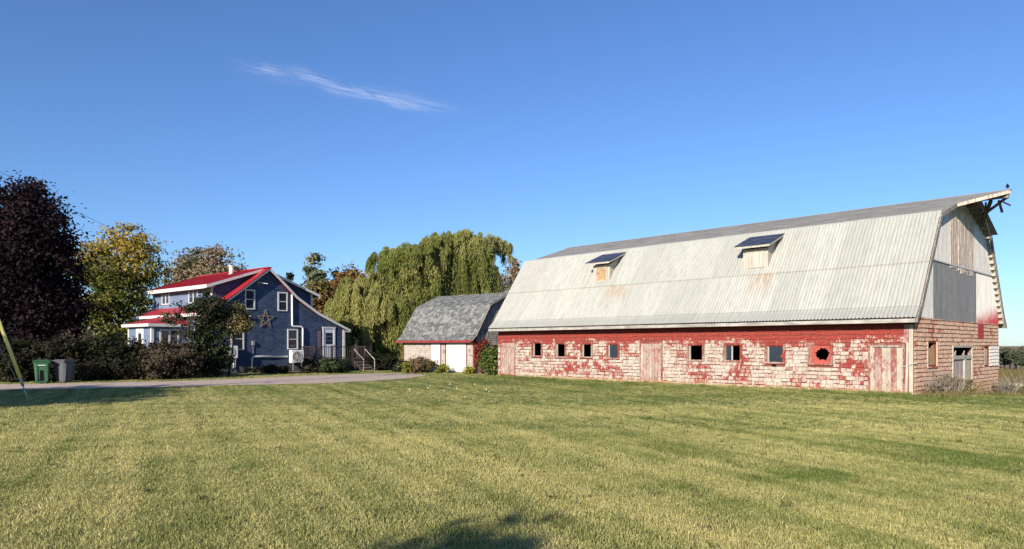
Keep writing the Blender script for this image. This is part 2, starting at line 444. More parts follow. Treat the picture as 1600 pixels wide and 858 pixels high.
# ================================================================== BARN
def barn_paint(name, cream, red, amt, zband, seed, stain=(.27, .17, .11), iw=.22):
    t = NT(name); v = t.obj(); x, y, z = t.sep(v)
    n1 = t.noise(t.mapping(v, loc=(seed, 0, 0)), .75, 3, .6)
    n2 = t.noise(t.mapping(v, (9, 9, 4.5), loc=(0, seed, 0)), 1.6, 4, .72)
    n3 = t.noise(v, 22, 3, .7)
    f = t.math('ADD', t.math('MULTIPLY', n1, .75), t.math('MULTIPLY', n2, .75))
    f = t.math('ADD', f, t.math('MULTIPLY', n3, .45))
    f = t.math('ADD', f, t.math('MULTIPLY', t.isl(), iw))
    if zband: f = t.math('ADD', f, t.rng(z, zband[0], zband[1], 0, .50))
    rd = t.rng(f, amt - .02, amt + .11)
    c = t.mix(t.rng(t.noise(v, 3.2, 4, .7), .35, .7), scaled(cream, .8), cream)
    c = t.mix(t.math('MULTIPLY', t.rng(t.isl(), .5, 1), .35), c, stain)
    c = t.mix(t.math('MULTIPLY', t.rng(t.noise(t.mapping(v, (14, 14, 2)), 1.4, 4, .7), .5, .75), .55), c, scaled(stain, .75))
    r2 = t.mix(t.rng(n3, .3, .7), scaled(red, .75), scaled(red, 1.25))
    c = t.mix(rd, c, r2)
    c = t.mix(t.rng(z, .3, .02, 0, .6), c, (.40, .24, .13))
    t.bump(n3, .35, .01)
    return t.done(c, .85, .15)
M_shing = barn_paint('peeling_shingle', (.44, .395, .335), (.235, .042, .033), 1.12, (1.55, 2.45), 0)
M_shing_g = barn_paint('gable_shingle', (.60, .41, .29), (.32, .075, .05), 1.30, None, 9, (.50, .23, .12), .34)
M_board2 = barn_paint('pale_board', (.44, .39, .32), (.25, .08, .06), 1.04, None, 8, iw=.1)
M_back = plain('wall_backing', (.17, .055, .04), .9, .1)
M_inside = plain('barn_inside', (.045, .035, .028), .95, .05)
M_redtrim = barn_paint('red_trim', (.30, .22, .18), (.21, .036, .028), 1.06, None, 4)
M_board = barn_paint('pink_board', (.38, .29, .25), (.23, .07, .055), 1.08, None, 5)
M_oldwood = plain('weathered_board', (.66, .56, .46), .85, .15, var=.28, scale=5, grain=(16, 16, 1.2))
M_greywood = plain('grey_wood', (.33, .29, .25), .9, .1, var=.3, scale=4, grain=(14, 14, 1.4))
M_whitewood = plain('white_board', (.43, .40, .34), .75, .2, var=.12, scale=5, grain=(12, 12, 2))
M_oldfascia = plain('weathered_fascia', (.40, .38, .34), .85, .15, var=.25, scale=2, grain=(2, 1, 9))
M_ply = plain('plywood', (.42, .28, .16), .8, .15, var=.18, scale=4, grain=(9, 2, 9))
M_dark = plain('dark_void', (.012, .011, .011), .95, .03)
def roofmetal(name, base, rust, z_lap, zr):
    t = NT(name); v = t.obj(); x, y, z = t.sep(v)
    c = t.mix(t.math('MULTIPLY', t.orand(), .9), base, scaled(base, .84))
    st = t.noise(t.mapping(v, (1.1, 7, .9)), 1.2, 4, .7)
    c = t.mix(t.math('MULTIPLY', t.rng(st, .44, .68), .6), c, scaled(base, .66))
    c = t.mix(t.math('MULTIPLY', t.rng(t.noise(v, 5, 4, .7), .5, .7), .35), c, (.26, .27, .19))
    # grime that gathers above each lap and along the eave
    lap = t.math('ABSOLUTE', t.math('SUBTRACT', z, z_lap))
    c = t.mix(t.math('MULTIPLY', t.rng(lap, .06, 0), .35), c, (.22, .19, .14))
    c = t.mix(t.rng(z, 3.12, 2.85, 0, .5), c, (.24, .24, .22))
    for (yc, w, k) in rust:
        m1 = t.rng(t.math('ABSOLUTE', t.math('SUBTRACT', y, yc)), w, w * .3)
        m2 = t.math('MULTIPLY', t.rng(z, zr + .03, zr - .02), t.rng(z, zr - 1.2, zr - .05))
        m3 = t.rng(t.noise(t.mapping(v, (2, 8, .8)), 1.3, 4, .7), .34, .66)
        c = t.mix(t.math('MULTIPLY', t.math('MULTIPLY', m1, m2), t.math('MULTIPLY', m3, k)), c, (.30, .20, .12))
    t.bump(t.noise(v, 9, 2), .08, .01)
    return t.done(c, .55, .35)
M_roof = roofmetal('pale_corrugated', (.375, .38, .345), [(5.9, .75, 1.), (13.2, 1.1, .8)], 4.62, 4.62)
M_gmetal_w = plain('galvanised_light', (.56, .545, .50), .5, .4, .15, var=.12, scale=3, grain=(9, 9, .9))
M_gmetal_g = plain('galvanised_grey', (.175, .175, .178), .5, .4, .15, var=.14, scale=3, grain=(9, 9, .9))
def overspray():
    t = NT('light_sheet_red_foot'); v = t.obj(); x, y, z = t.sep(v)
    c = t.mix(t.rng(t.noise(t.mapping(v, (9, 9, .9)), 1, 4, .6), .35, .75), (.66, .63, .58), (.46, .44, .41))
    f = t.math('ADD', z, t.math('MULTIPLY', x, -.14)); f = t.math('ADD', f, t.math('MULTIPLY', t.noise(v, 3, 3), .6))
    return t.done(t.mix(t.rng(f, 2.35, 1.5), c, (.36, .05, .05)), .55, .35)
M_spray = overspray()
def shingle_roof(name, c1, c2, c3):
    t = NT(name); v = t.obj(); i = t.isl()
    c = t.mix(t.rng(i, .2, .8), c1, c2); c = t.mix(t.rng(t.noise(v, 3.2, 2), .5, .62), c, c3)
    c = t.mix(t.math('MULTIPLY', t.rng(t.noise(v, 60, 2), .4, .6), .3), c, scaled(c1, .6))
    t.bump(t.noise(v, 80, 2), .3, .005); return t.done(c, .9, .15)
M_asph = shingle_roof('old_grey_roofing', (.165, .165, .165), (.235, .235, .235), (.20, .195, .185))
M_blueasph = shingle_roof('blue_shingle', (.030, .045, .085), (.06, .08, .13), (.04, .06, .11))
t = NT('window_glass'); t.done((.02, .03, .045), .06, .8); M_glass = t.m

P_BREAK, P_RIDGE = (2.3, 6.45), (6.0, 7.64)
def roofz(a):
    a = min(a, 12 - a)
    if a < 2.3: return 3.0 + (a + .1) * 3.45 / 2.4
    return 6.45 + (a - 2.3) * 1.19 / 3.7
barn = thing('barn', 'long gambrel barn with pale corrugated roof and peeling red and white shingle walls', 'barn', (BARN[0], BARN[1], 0), BARN_R)
WIN = [(17.5, 18.12), (15.86, 16.47), (14.16, 14.75), (12.54, 13.14), (8.09, 8.77), (6.37, 7.05), (4.58, 5.25), (2.78, 3.54)]
WZ = [(1.18, 1.85), (1.15, 1.8), (1.16, 1.79), (1.13, 1.76), (1.1, 1.73), (1.1, 1.73), (1.06, 1.70), (1.04, 1.72)]
DOORS = [(19.5, 20.53, .10, 1.84), (10.16, 11.23, .04, 1.79), (.34, 1.40, -.02, 1.70)]
holes = [(u0, u1, z0, z1) for (u0, u1), (z0, z1) in zip(WIN, WZ)]
LB = 20.8
wall_box(MB(), 'a', 0, LB, .0, 3.05, holes, 0, .14).build('wall', M_back, barn)
MB().box(-.03, .17, -.03, LB + .03, -.5, -.001).build('foundation', plain('footing', (.34, .26, .20), .9, .1), barn)
gh = [(1.46, 2.52, 1.0, 1.79), (4.58, 7.30, -.55, 1.62), (9.46, 10.16, .83, 1.62)]
w = MB(); wall_box(w, 'b', .14, 11.86, -.7, 2.75, gh, 0, .14)
prof = [(.02, 2.751), (11.98, 2.751), (11.98, roofz(.02) - .03), (9.7, 6.40), (6, 7.58), (2.3, 6.40), (.02, roofz(.02) - .03)]
w.prism([(a, 0, z) for a, z in prof], (0, .14, 0)); w.build('gable_wall', M_back, barn)
w = MB(); w.box(11.86, 12, 0, LB, -.7, 3.05); w.build('rear_wall', M_back, barn)
w = MB(); w.box(.14, 11.86, LB - .14, LB, -.7, 2.75); w.prism([(a, LB - .14, z) for a, z in prof], (0, .14, 0)); w.build('far_gable_wall', M_back, barn)
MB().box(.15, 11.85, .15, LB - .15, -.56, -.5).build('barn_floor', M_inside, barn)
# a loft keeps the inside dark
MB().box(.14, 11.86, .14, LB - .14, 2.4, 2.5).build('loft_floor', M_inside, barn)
# shingles of the long wall
FRM = .085
sh = [(u0 - FRM, u1 + FRM, z0 - FRM, z1 + FRM) for (u0, u1, z0, z1) in holes] + [(d[0] - .07, d[1] + .07, -1, d[3] + .07) for d in DOORS] + [(0, .3, -1, 2.4)]
cladding(lambda u, s, o: (-o, u, s), .05, LB, .0, 2.98, .15, .07, .34, .014, .03, sh, seed=2, jit=.03, vgap=.024).build('shingles', M_shing, barn, kind='stuff')
# shingles of the gable foot
gsh = [(a - .06, b + .06, c - .06, d + .06) for a, b, c, d in gh] + [(8.3, 9.3, 2.0, 2.9)]
cladding(lambda u, s, o: (u, -o, s), 0.03, 11.97, -.62, 2.80, .155, .15, .42, .020, .034, gsh, seed=3, jit=.012, vgap=.022).build('gable_shingles', M_shing_g, barn, kind='stuff')
MB().box(8.31, 9.29, -.022, -.001, 1.98, 2.8).build('red_sheet', plain('red_paint', (.40, .045, .04), .7, .3), barn)
# corner boards, top frieze
MB().box(-.04, -.001, .02, .15, -.1, 2.42).build('corner_board', M_whitewood, barn)
MB().box(-.035, -.001, .165, .30, 1.78, 2.42).build('corner_board', M_board, barn)
MB().bar((-.07, .22, .0), (-.06, .18, 1.8), .07, .05).build('prop', M_whitewood, barn)
# windows
for k, ((u0, u1), (z0, z1)) in enumerate(zip(WIN, WZ)):
    f = MB(); d0, d1 = -.035, .0
    f.box(d0, -.001, u0 - FRM, u0, z0 - .02, z1 + FRM); f.box(d0, -.001, u1, u1 + FRM, z0 - .02, z1 + FRM); f.box(d0, -.001, u0, u1, z1, z1 + FRM)
    f.box(.0, .12, u0 - .001, u0 + .03, z0, z1); f.box(.0, .12, u1 - .03, u1 + .001, z0, z1); f.box(.001, .12, u0 + .03, u1 - .03, z1 - .03, z1 + .001)
    fr_ = f.build('window', M_redtrim, barn)
    MB().box(-.06, .1, u0 - FRM, u1 + FRM, z0 - .065, z0 - .001).build('sill', M_board, fr_)
    if k != 5: MB().box(.02, .075, u1 - .075, u1 - .031, z0, z1 - .03).build('stile_and_lit_jamb', M_whitewood, fr_)  # pale strip on one side: lit look of the inner jamb put into colour
    if k in (3, 6): MB().box(.06, .068, u0 + .03, u1 - .075, z0, z1 - .03).build('pane', M_glass, fr_)
    if k == 5:
        MB().box(.06, .068, u1 - .26, u1 - .06, z0, z1 - .03).build('pane', M_glass, fr_)
        MB().box(.05, .09, u1 - .31, u1 - .26, z0, z1 - .03).build('stile_and_lit_jamb', M_whitewood, fr_)
    if k == 6:
        m = MB(); m.prism([(.05, u0 + .03, z0 + .12), (.05, u0 + .16, z0 + .22), (.05, u0 + .03, z0 + .34)], (.006, 0, 0)); m.build('shard', M_redtrim, fr_)
    if k == 7:   # board with a ragged hole broken through it
        cu, cz = u0 + .30, (z0 + z1) / 2; inner = []; outer = []; rr = random.Random(8)
        for i in range(28):
            a = 2 * math.pi * i / 28; r = 1 + rr.uniform(-.22, .10)
            inner.append((cu + .27 * r * math.cos(a), cz + .235 * r * math.sin(a)))
            ca, sa = math.cos(a), math.sin(a); q = min((u1 - cu) / ca if ca > 1e-6 else ((u0 - cu) / ca if ca < -1e-6 else 9), (z1 - cz) / sa if sa > 1e-6 else ((z0 - cz) / sa if sa < -1e-6 else 9))
            outer.append((cu + q * ca, cz + q * sa))
        m = MB()
        for i in range(28):
            j = (i + 1) % 28; m.prism([(.01, *inner[i]), (.01, *outer[i]), (.01, *outer[j]), (.01, *inner[j])], (.018, 0, 0))
        m.build('broken_board', plain('red_board', (.42, .09, .07), .8, .2, grain=(9, 2, 9)), fr_)
# small vent under window seven
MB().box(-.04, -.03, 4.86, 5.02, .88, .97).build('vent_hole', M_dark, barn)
# plank doors
for k, (u0, u1, z0, z1) in enumerate(DOORS):
    f = MB(); f.box(-.045, -.001, u0 - .07, u0, z0, z1 + .07); f.box(-.045, -.001, u1, u1 + .07, z0, z1 + .07); f.box(-.045, -.001, u0, u1, z1, z1 + .07)
    dr = f.build('door', M_redtrim, barn); n = 7 if k < 2 else 6; r = random.Random(k)
    e = [u0 + (u1 - u0) * i / n + (r.uniform(-.025, .025) if 0 < i < n else 0) for i in range(n + 1)]
    for i in range(n):
        o = r.uniform(0, .012)
        MB().box(-.030 - o, -.001, e[i] + .006, e[i + 1] - .006, z0 + r.uniform(0, .06), z1 - .004).build('board', [M_board, M_board2, M_board][(i * 2 + k) % 3] if k < 2 else [M_board2, M_board, M_board2][i % 3], dr)
    if k == 2:
        MB().box(-.085, -.046, u0 + .02, u1 - .1, z1 - .06, z1 + .02).build('track', M_greywood, dr)
        MB().bar((-.07, u0 + .05, .95), (-.06, u0 - .45, 1.12), .05, .03).build('latch_bar', M_whitewood, dr)
    else:
        for zz in (z0 + .25, z1 - .25): MB().box(-.055, -.043, u0 + .02, u0 + .38, zz, zz + .04).build('hinge', M_greywood, dr)
# gable openings
f = MB(); f.prism([(1.50, .05, 1.0), (2.48, .05, 1.0), (2.48, .05, 1.79), (1.50, .05, 1.42)], (0, .02, 0)); wo = f.build('window_board', M_ply, barn)
m = MB(); m.box(1.38, 1.459, -.04, -.001, .95, 1.84); m.box(2.521, 2.6, -.04, -.001, .95, 1.84); m.box(1.38, 2.6, -.055, -.001, .9, .949); m.build('window_frame', M_shing_g, barn)
cladding(lambda u, s, o: (u, -.036 - o, s), 10.17, 11.92, .80, 1.68, .15, .15, .42, .02, .03, seed=44, vgap=.02).build('pale_shingles', plain('white_painted_shingle', (.74, .69, .60), .8, .2, var=.12), barn, kind='stuff')
MB().box(9.75, 10.14, .05, .07, .85, 1.60).build('window_board', M_whitewood, barn)
gd = MB(); gd.box(4.50, 4.579, -.05, -.001, -.6, 1.62); gd.box(7.301, 7.38, -.05, -.001, -.6, 1.62); gd.box(4.50, 7.38, -.05, -.001, 1.621, 1.70); gd.box(6.25, 6.42, -.03, .12, -.6, 1.3); gd.box(4.58, 7.30, -.03, .12, 1.16, 1.30)
gdo = gd.build('door', M_whitewood, barn)
for i in range(6):
    a = 4.60 + i * .275; MB().box(a, a + .265, .03 + .004 * (i % 2), .06, -.6, 1.15).build('board', plain('pale_pink_board', (.42, .33, .31), .85, .15, grain=(14, 14, 2)) if i == 0 else bpy.data.materials['pale_pink_board'], gdo)
for i in range(3): a = 6.43 + i * .29; MB().box(a, a + .28, .02, .05, -.6, 1.14).build('board', M_whitewood, gdo)
for a in (4.75, 6.0, 6.9): MB().prism([(a, .0, 1.30), (a + .32, .0, 1.30), (a + .36, .0, 1.5)], (0, .03, 0)).build('broken_slat', M_whitewood, gdo)
# gable metal sheets and boards
gm = lambda u, s, o: (u, -.012 - o, s)
def sheet_row(a0, a1, zb, zt, mat, w=.88, lift=0.):
    n = max(1, round((a1 - a0) / w)); k = (a1 - a0) / n
    for i in range(n):
        u0, u1 = a0 + i * k, a0 + (i + 1) * k; l2 = lift + .003 * (i % 2)
        m = corrugated(lambda u, s, o: (u, -.012 - o - l2, s), u0, u1, zb, lambda u: min(zt, roofz(u) - .06), .11, .022, 6, 1)
        if m.f: m.build('metal_sheet', mat, barn, True)
sheet_row(.06, 2.06, 2.68, 4.80, M_gmetal_w); sheet_row(2.06, 7.98, 2.66, 4.80, M_gmetal_g, .985, .006); sheet_row(7.98, 11.94, 2.62, 4.80, M_spray, .99)
sheet_row(1.15, 4.15, 4.80, 9, M_gmetal_w, 1., .012); sheet_row(7.47, 10.85, 4.80, 9, M_gmetal_w, 1., .012)
MB().box(1.1, 10.9, -.065, -.048, 4.77, 4.82).build('flashing', M_gmetal_w, barn)
r = random.Random(5)
for i in range(12):
    a = 4.15 + i * .2767; b = a + .268; o = r.uniform(0, .015); zb = 4.62 + r.uniform(-.10, .10)
    MB().prism([(a, -.020 - o, zb), (b, -.020 - o, zb), (b, -.020 - o, roofz(b) - .06), (a, -.020 - o, roofz(a) - .06)], (0, -.018, 0)).build('board', M_oldwood, barn)
# roof: lower front slope of corrugated sheets in rows
b0, b1 = -.2, LB + .18; nb = 20; bw = (b1 - b0) / nb
rows_ = [((-.52, 2.60), (-.08, 3.0), .0), ((-.10, 2.99), (1.03, 4.62), .010), ((1.0, 4.575), (2.33, 6.49), .020)]
rr = random.Random(3)
for (p, q, lift) in rows_:
    for i in range(nb):
        mf, L = slopemap(p[0], p[1], q[0], q[1], lift + .05 + .004 * (i % 2) + rr.uniform(0, .004))
        corrugated(mf, b0 + i * bw, b0 + (i + 1) * bw + .02, 0, L, .131, .040, 6, 2).build('roof_sheet', M_roof, barn, True)
mf, L = slopemap(-.5, 2.58, -.08, 3.0); 
m = MB(); m.prism([(-.5, b0 + .03, 2.57), (-.08, b0 + .03, 2.97), (2.3, b0 + .03, 6.42), (2.3, b0 + .03, 6.30), (0.0, b0 + .03, 2.9), (-.46, b0 + .03, 2.50)], (0, b1 - b0 - .06, 0)); m.build('roof_deck', M_greywood, barn)
m = MB(); m.prism([(12.5, b0, 2.57), (12.08, b0, 2.97), (9.7, b0, 6.45), (9.7, b0, 6.30), (12.0, b0, 2.9), (12.46, b0, 2.50)], (0, b1 - b0, 0)); m.build('rear_roof', M_gmetal_w, barn)
MB().box(-.56, -.505, b0, b1, 2.475, 2.60).build('fascia', M_oldfascia, barn)
MB().box(-.50, -.03, b0 + .05, b1 - .05, 2.47, 2.49).build('soffit', M_back, barn)
# rake trim on near and far ends of the front slope
m = MB(); m.prism([(-.54, b0 - .012, 2.60), (-.1, b0 - .012, 3.03), (2.28, b0 - .012, 6.50), (2.33, b0 - .012, 6.36), (0.0, b0 - .012, 2.93), (-.5, b0 - .012, 2.47)], (0, -.04, 0)); m.build('rake_board', M_greywood, barn)
m = MB(); m.prism([(12.54, b0 - .005, 2.60), (12.1, b0 - .005, 3.03), (9.72, b0 - .005, 6.50), (9.55, b0 - .005, 6.36), (12.0, b0 - .005, 2.93), (12.5, b0 - .005, 2.47)], (0, -.03, 0)); m.build('rake_board', M_greywood, barn)
# ridge-side cap along the break
m = MB(); m.prism([(2.10, b0 - .02, 6.30), (2.13, b0 - .02, 6.32), (2.36, b0 - .02, 6.60), (2.48, b0 - .02, 6.64), (2.48, b0 - .02, 6.58), (2.35, b0 - .02, 6.50)], (0, b1 - b0 + .04, 0)); m.build('break_flashing', M_roof, barn)
# upper slopes; the ridge runs out over the gable as a hay hood
def hood(a):
    a = min(a, 12 - a); return -.2 if a < 4.2 else -.2 - (a - 4.2) / 1.8 * 1.38
fz = lambda a: roofz(a) + .02
m = MB(); m.prism([(2.3, -.2, fz(2.3)), (4.2, -.2, fz(4.2)), (6, -1.58, fz(6)), (6, b1, fz(6)), (2.3, b1, fz(2.3))], (0, 0, -.13)); m.build('upper_roof_deck', M_greywood, barn)
m = MB(); m.prism([(9.7, -.2, fz(2.3)), (7.5, -.42, fz(7.5)), (6.001, -.55, fz(6)), (6.001, b1, fz(6)), (9.7, b1, fz(2.3))], (0, 0, -.13)); m.build('upper_roof_deck', M_greywood, barn)
mf, L = slopemap(2.3, 6.47, 6.0, 7.66, .012); r = random.Random(6); m = MB(); s = 0
while s < L - .02:
    e = min(L, s + .145); am = 2.3 + (s + .07) * 3.7 / L; u = hood(am) - .03
    while u < b1:
        v_ = min(b1, u + r.uniform(.7, 1.1)); z_ = r.uniform(.008, .016)
        m.add([mf(u, s, z_), mf(v_ - .006, s, z_), mf(v_ - .006, e, .002), mf(u, e, .002), mf(u, s, 0), mf(v_ - .006, s, 0)], [(0, 1, 2, 3), (4, 5, 1, 0), (4, 0, 3), (1, 5, 2)]); u = v_
    s += .145
m.build('roofing_tabs', M_asph, barn, kind='stuff')
mf2, L = slopemap(9.7, 6.47, 6.0, 7.66, .012); m = MB(); m.add([mf2(-.45, 0, .004), mf2(b1, 0, .004), mf2(b1, L, .004), mf2(-.55, L, .004)], [(3, 2, 1, 0)]); m.build('rear_upper_roof', M_asph, barn)
m = MB(); m.bar((2.22, -.235, fz(2.3) - .08), (4.2, -.235, fz(4.2) - .05), .05, .15); m.build('rake_board', M_greywood, barn)
m = MB(); m.bar((4.2, -.225, fz(4.2) - .05), (5.98, -1.60, fz(6) - .05), .05, .13); m.build('hood_rake_board', M_oldwood, barn)
m = MB(); m.bar((6.0, -1.62, fz(6) + .01), (6.0, b1, fz(6) + .02), .22, .035); m.build('ridge_cap', M_asph, barn)
# broken timbers of the hood
MB().bar((6.0, -1.55, fz(6) - .2), (6.0, .1, fz(6) - .2), .10, .16).build('ridge_beam', M_greywood, barn)
M_dk = plain('old_timber', (.10, .085, .07), .9, .1, var=.3)
for p, q, w_ in (((6.02, -1.5, 7.42), (7.1, -.45, 6.98), .09), ((6.05, -.95, 7.35), (7.9, -.25, 6.75), .12), ((6.1, -1.2, 7.32), (6.9, -1.15, 7.0), .08), ((5.5, -.9, 7.2), (7.0, -.55, 7.05), .07), ((5.2, -.5, 7.1), (7.6, -.4, 6.95), .07), ((6.0, -1.35, 7.25), (6.75, -1.45, 7.2), .05)):
    MB().bar(p, q, w_, w_ * .8).build('broken_timber', M_dk, barn)
# lookout blocks under the far rake
for i in range(15):
    z = 2.75 + i * .26; a = 12 - ((z - 3.0) * 2.4 / 3.45 - .1) - .10
    MB().bar((a - .10, -.19, z), (a - .10, -.0, z), .20, .10).build('lookout', M_whitewood, barn)
for i in range(7):
    a = 9.5 - i * .5; MB().bar((a, -.40 if a < 8.6 else -.19, roofz(a) - .17), (a, -.001, roofz(a) - .17), .07, .10).build('lookout', M_greywood, barn)
# dormers
def dormer(yc, hw, zs, face_a, z0, z1, board, win):
    d = MB(); sl_ = lambda z: (z - 3.0) * 2.4 / 3.45 - .1
    d.box(face_a - .001, face_a + .06, yc - hw, yc + hw, z0 - .1, z1)
    d.prism([(face_a + .06, yc - hw, z0 - .05), (face_a + .06, yc - hw, z1), (2.5, yc - hw, 6.45), (2.3, yc - hw, 6.3)], (0, .04, 0))
    d.prism([(face_a + .06, yc + hw, z0 - .05), (face_a + .06, yc + hw, z1), (2.5, yc + hw, 6.45), (2.3, yc + hw, 6.3)], (0, -.04, 0))
    dd = d.build('dormer', M_whitewood, barn)
    u0, u1, v0, v1 = win
    for bx_ in ((u0 - .08, u0, v0 - .06, v1 + .08), (u1, u1 + .08, v0 - .06, v1 + .08), (u0, u1, v1, v1 + .08), (u0, u1, v0 - .06, v0)):
        MB().box(face_a - .03, face_a - .002, *bx_).build('window_trim', M_whitewood, dd)
    MB().box(face_a - .012, face_a - .002, u0, u1, v0, v1).build('window_board', board, dd)
    o = .22; x0 = face_a - .34; zf = z1 + .10; x1 = 2.12; zb = 6.38
    k = MB(); k.prism([(x0, yc - hw - o, zf), (x1, yc - hw - o, zb), (x1, yc - hw - o, zb - .09), (x0, yc - hw - o, zf - .09)], (0, 2 * (hw + o), 0)); k.build('dormer_roof', M_whitewood, dd)
    mf, L = slopemap(x0 - .03, zf, x1, zb, .006)
    cladding(mf, yc - hw - o - .02, yc + hw + o + .02, 0, L, .13, .22, .34, .008, .014, seed=7).build('dormer_shingles', M_blueasph, dd, kind='stuff')
    return dd
dormer(6.28, .55, 0, 1.10, 4.85, 5.72, M_oldwood, (5.98, 6.58, 4.98, 5.58))
dormer(14.42, .52, 0, 1.10, 4.85, 5.72, M_ply, (14.12, 14.70, 4.93, 5.58))

# crow on the tip of the hood
def crow(loc, rz):
    m = MB(); b = [(-.16, 0, .10), (-.10, 0, .13), (0, 0, .16), (.08, 0, .19), (.12, 0, .23), (.16, 0, .235), (.21, 0, .225)]
    m.tube(b, [.012, .035, .062, .058, .038, .034, .006], 10); o = m.build('crow', plain('black_feather', (.012, .012, .015), .5, .4), None, True)
    o.location = loc; o.scale = (.8, .8, .8); o.rotation_euler = (0, -.35, rz)
    for s in (-.02, .02): MB().tube([(0, s, .12), (.01, s, .02), (.03, s, 0)], .005, 5).build('leg', M_dark, o)
    for s in (-1, 1): MB().prism([(-.20, s * .035, .09), (.05, s * .062, .13), (.06, s * .06, .19), (-.06, s * .058, .18)], (0, s * .012, 0)).build('wing', bpy.data.materials['black_feather'], o)
    return tag(o, 'black crow perched on the tip of the barn ridge', 'bird')
def barn_pt(a, b, z):
    c, s = math.cos(BARN_R), math.sin(BARN_R); return (BARN[0] + a * c - b * s, BARN[1] + a * s + b * c, z)
crow(barn_pt(6.0, -1.5, 7.69), R(60))

# ================================================================== SHED
M_grshing = plain('grey_wall_shingle', (.50, .46, .42), .9, .1, var=.3, scale=3, grain=(9, 9, 2))
M_shedshing = barn_paint('shed_shingle', (.42, .375, .33), (.36, .10, .08), 1.6, None, 3, (.17, .145, .125))
M_red2 = plain('red_trim_paint', (.21, .036, .034), .75, .25, var=.2)
M_doorw = plain('white_door', (.50, .49, .46), .7, .25, var=.05)
M_shroof = shingle_roof('shed_roof_shingle', (.095, .10, .097), (.17, .175, .168), (.25, .25, .24))
shed = thing('shed', 'small gambrel shed with grey shingle roof and two white doors', 'shed', (SHED[0], SHED[1], 0), SHED_R)
def shz(a):
    a = min(a, 7 - a); return 2.25 + a * (4.29 - 2.25) / 1.41 if a < 1.41 else 4.29 + (a - 1.41) * .9 / 2.09
SL = 6.36
MB().box(0, .12, 0, SL, -.3, 2.15).build('wall', M_back, shed)
MB().box(6.88, 7, 0, SL, -.8, 2.15).build('rear_wall', M_back, shed)
for y_ in (0, SL - .12):
    MB().prism([(.12, y_, -.8), (6.88, y_, -.8), (6.88, y_, 2.3), (5.59, y_, 4.2), (3.5, y_, 5.1), (1.41, y_, 4.2), (.12, y_, 2.3)], (0, .12, 0)).build('gable_wall', M_back, shed)
sdh = [(2.87, 3.71, -1, 1.9), (.64, 2.34, -1, 1.9)]
cladding(lambda u, s, o: (-o, u, s), .1, SL - .1, -.05, 2.0, .14, .12, .28, .008, .02, [(a - .06, b + .06, c, d) for a, b, c, d in sdh], seed=12).build('shingles', M_shedshing, shed, kind='stuff')
cladding(lambda u, s, o: (u, -o, s), .1, 6.9, -.5, 5.2, .14, .12, .26, .008, .02, [(1.85, 2.5, 1.15, 1.75)], topf=lambda u: shz(u) - .1, seed=13).build('gable_shingles', M_grshing, shed, kind='stuff')
for (u0, u1, _, z1) in sdh:
    n = 1 if u1 - u0 < 1 else 2
    for i in range(n):
        a, b = u0 + (u1 - u0) * i / n, u0 + (u1 - u0) * (i + 1) / n
        MB().bev(-.055, -.005, a + .004, b - .004, .02, 1.86, .004).build('door', M_doorw, shed)
MB().box(-.045, -.001, .0, .09, -.2, 1.98).build('corner_trim', M_red2, shed); MB().box(-.045, -.001, SL - .08, SL, -.2, 1.98).build('corner_trim', M_red2, shed)
MB().box(-.045, -.001, 2.36, 2.44, -.1, 1.96).build('door_trim', M_red2, shed); MB().box(.0, .16, -.04, -.001, -.2, 2.1).build('corner_trim', M_red2, shed)
MB().box(-.05, -.001, 2.45, 2.60, 1.2, 1.45).build('lantern', M_greywood, shed); MB().box(-.06, -.02, .33, .40, 1.3, 1.5).build('lantern', M_greywood, shed)
m = MB(); m.box(1.86, 1.93, -.04, -.001, 1.15, 1.75); m.box(2.42, 2.49, -.04, -.001, 1.15, 1.75); m.box(1.93, 2.42, -.04, -.001, 1.68, 1.75); m.box(1.93, 2.42, -.04, -.001, 1.15, 1.22); wf = m.build('window', M_red2, shed)
MB().box(1.93, 2.42, -.012, -.002, 1.22, 1.68).build('pane', M_glass, wf)
c0, c1 = -.07, SL + .25
pr = [(-.36, 2.03), (.05, 2.36), (1.41, 4.29), (3.5, 5.19), (5.59, 4.29), (6.95, 2.36), (7.36, 2.03)]
th = [(-.30, 1.95), (.08, 2.24), (1.46, 4.18), (3.5, 5.07), (5.54, 4.18), (6.92, 2.24), (7.3, 1.95)]
for i in range(6):
    MB().prism([(*pr[i][:1], c0, pr[i][1]), (pr[i + 1][0], c0, pr[i + 1][1]), (th[i + 1][0], c0, th[i + 1][1]), (th[i][0], c0, th[i][1])], (0, c1 - c0, 0)).build('roof_deck', M_dk, shed)
for i in range(3):
    mf, L = slopemap(*pr[i], *pr[i + 1], .004)
    cladding(mf, c0 - .02, c1 + .02, 0, L + .02, .135, .16, .42, .004, .012, seed=20 + i, jit=.002).build('roof_shingles', M_shroof, shed, kind='stuff')
for i in range(3, 6):
    mf, L = slopemap(*pr[i + 1], *pr[i], .004); m = MB(); m.add([mf(c0, 0, .01), mf(c1, 0, .01), mf(c1, L, .01), mf(c0, L, .01)], [(3, 2, 1, 0)]); m.build('rear_roof', M_shroof, shed)
MB().box(-.40, -.365, c0, c1, 1.88, 2.03).build('fascia', M_red2, shed)
for i in range(3):
    m = MB(); m.bar((pr[i][0], c0 - .03, pr[i][1] - .05), (pr[i + 1][0], c0 - .03, pr[i + 1][1] - .05), .03, .12, (0, 1, 0)); m.v = m.v; m.build('rake_board', M_greywood, shed)

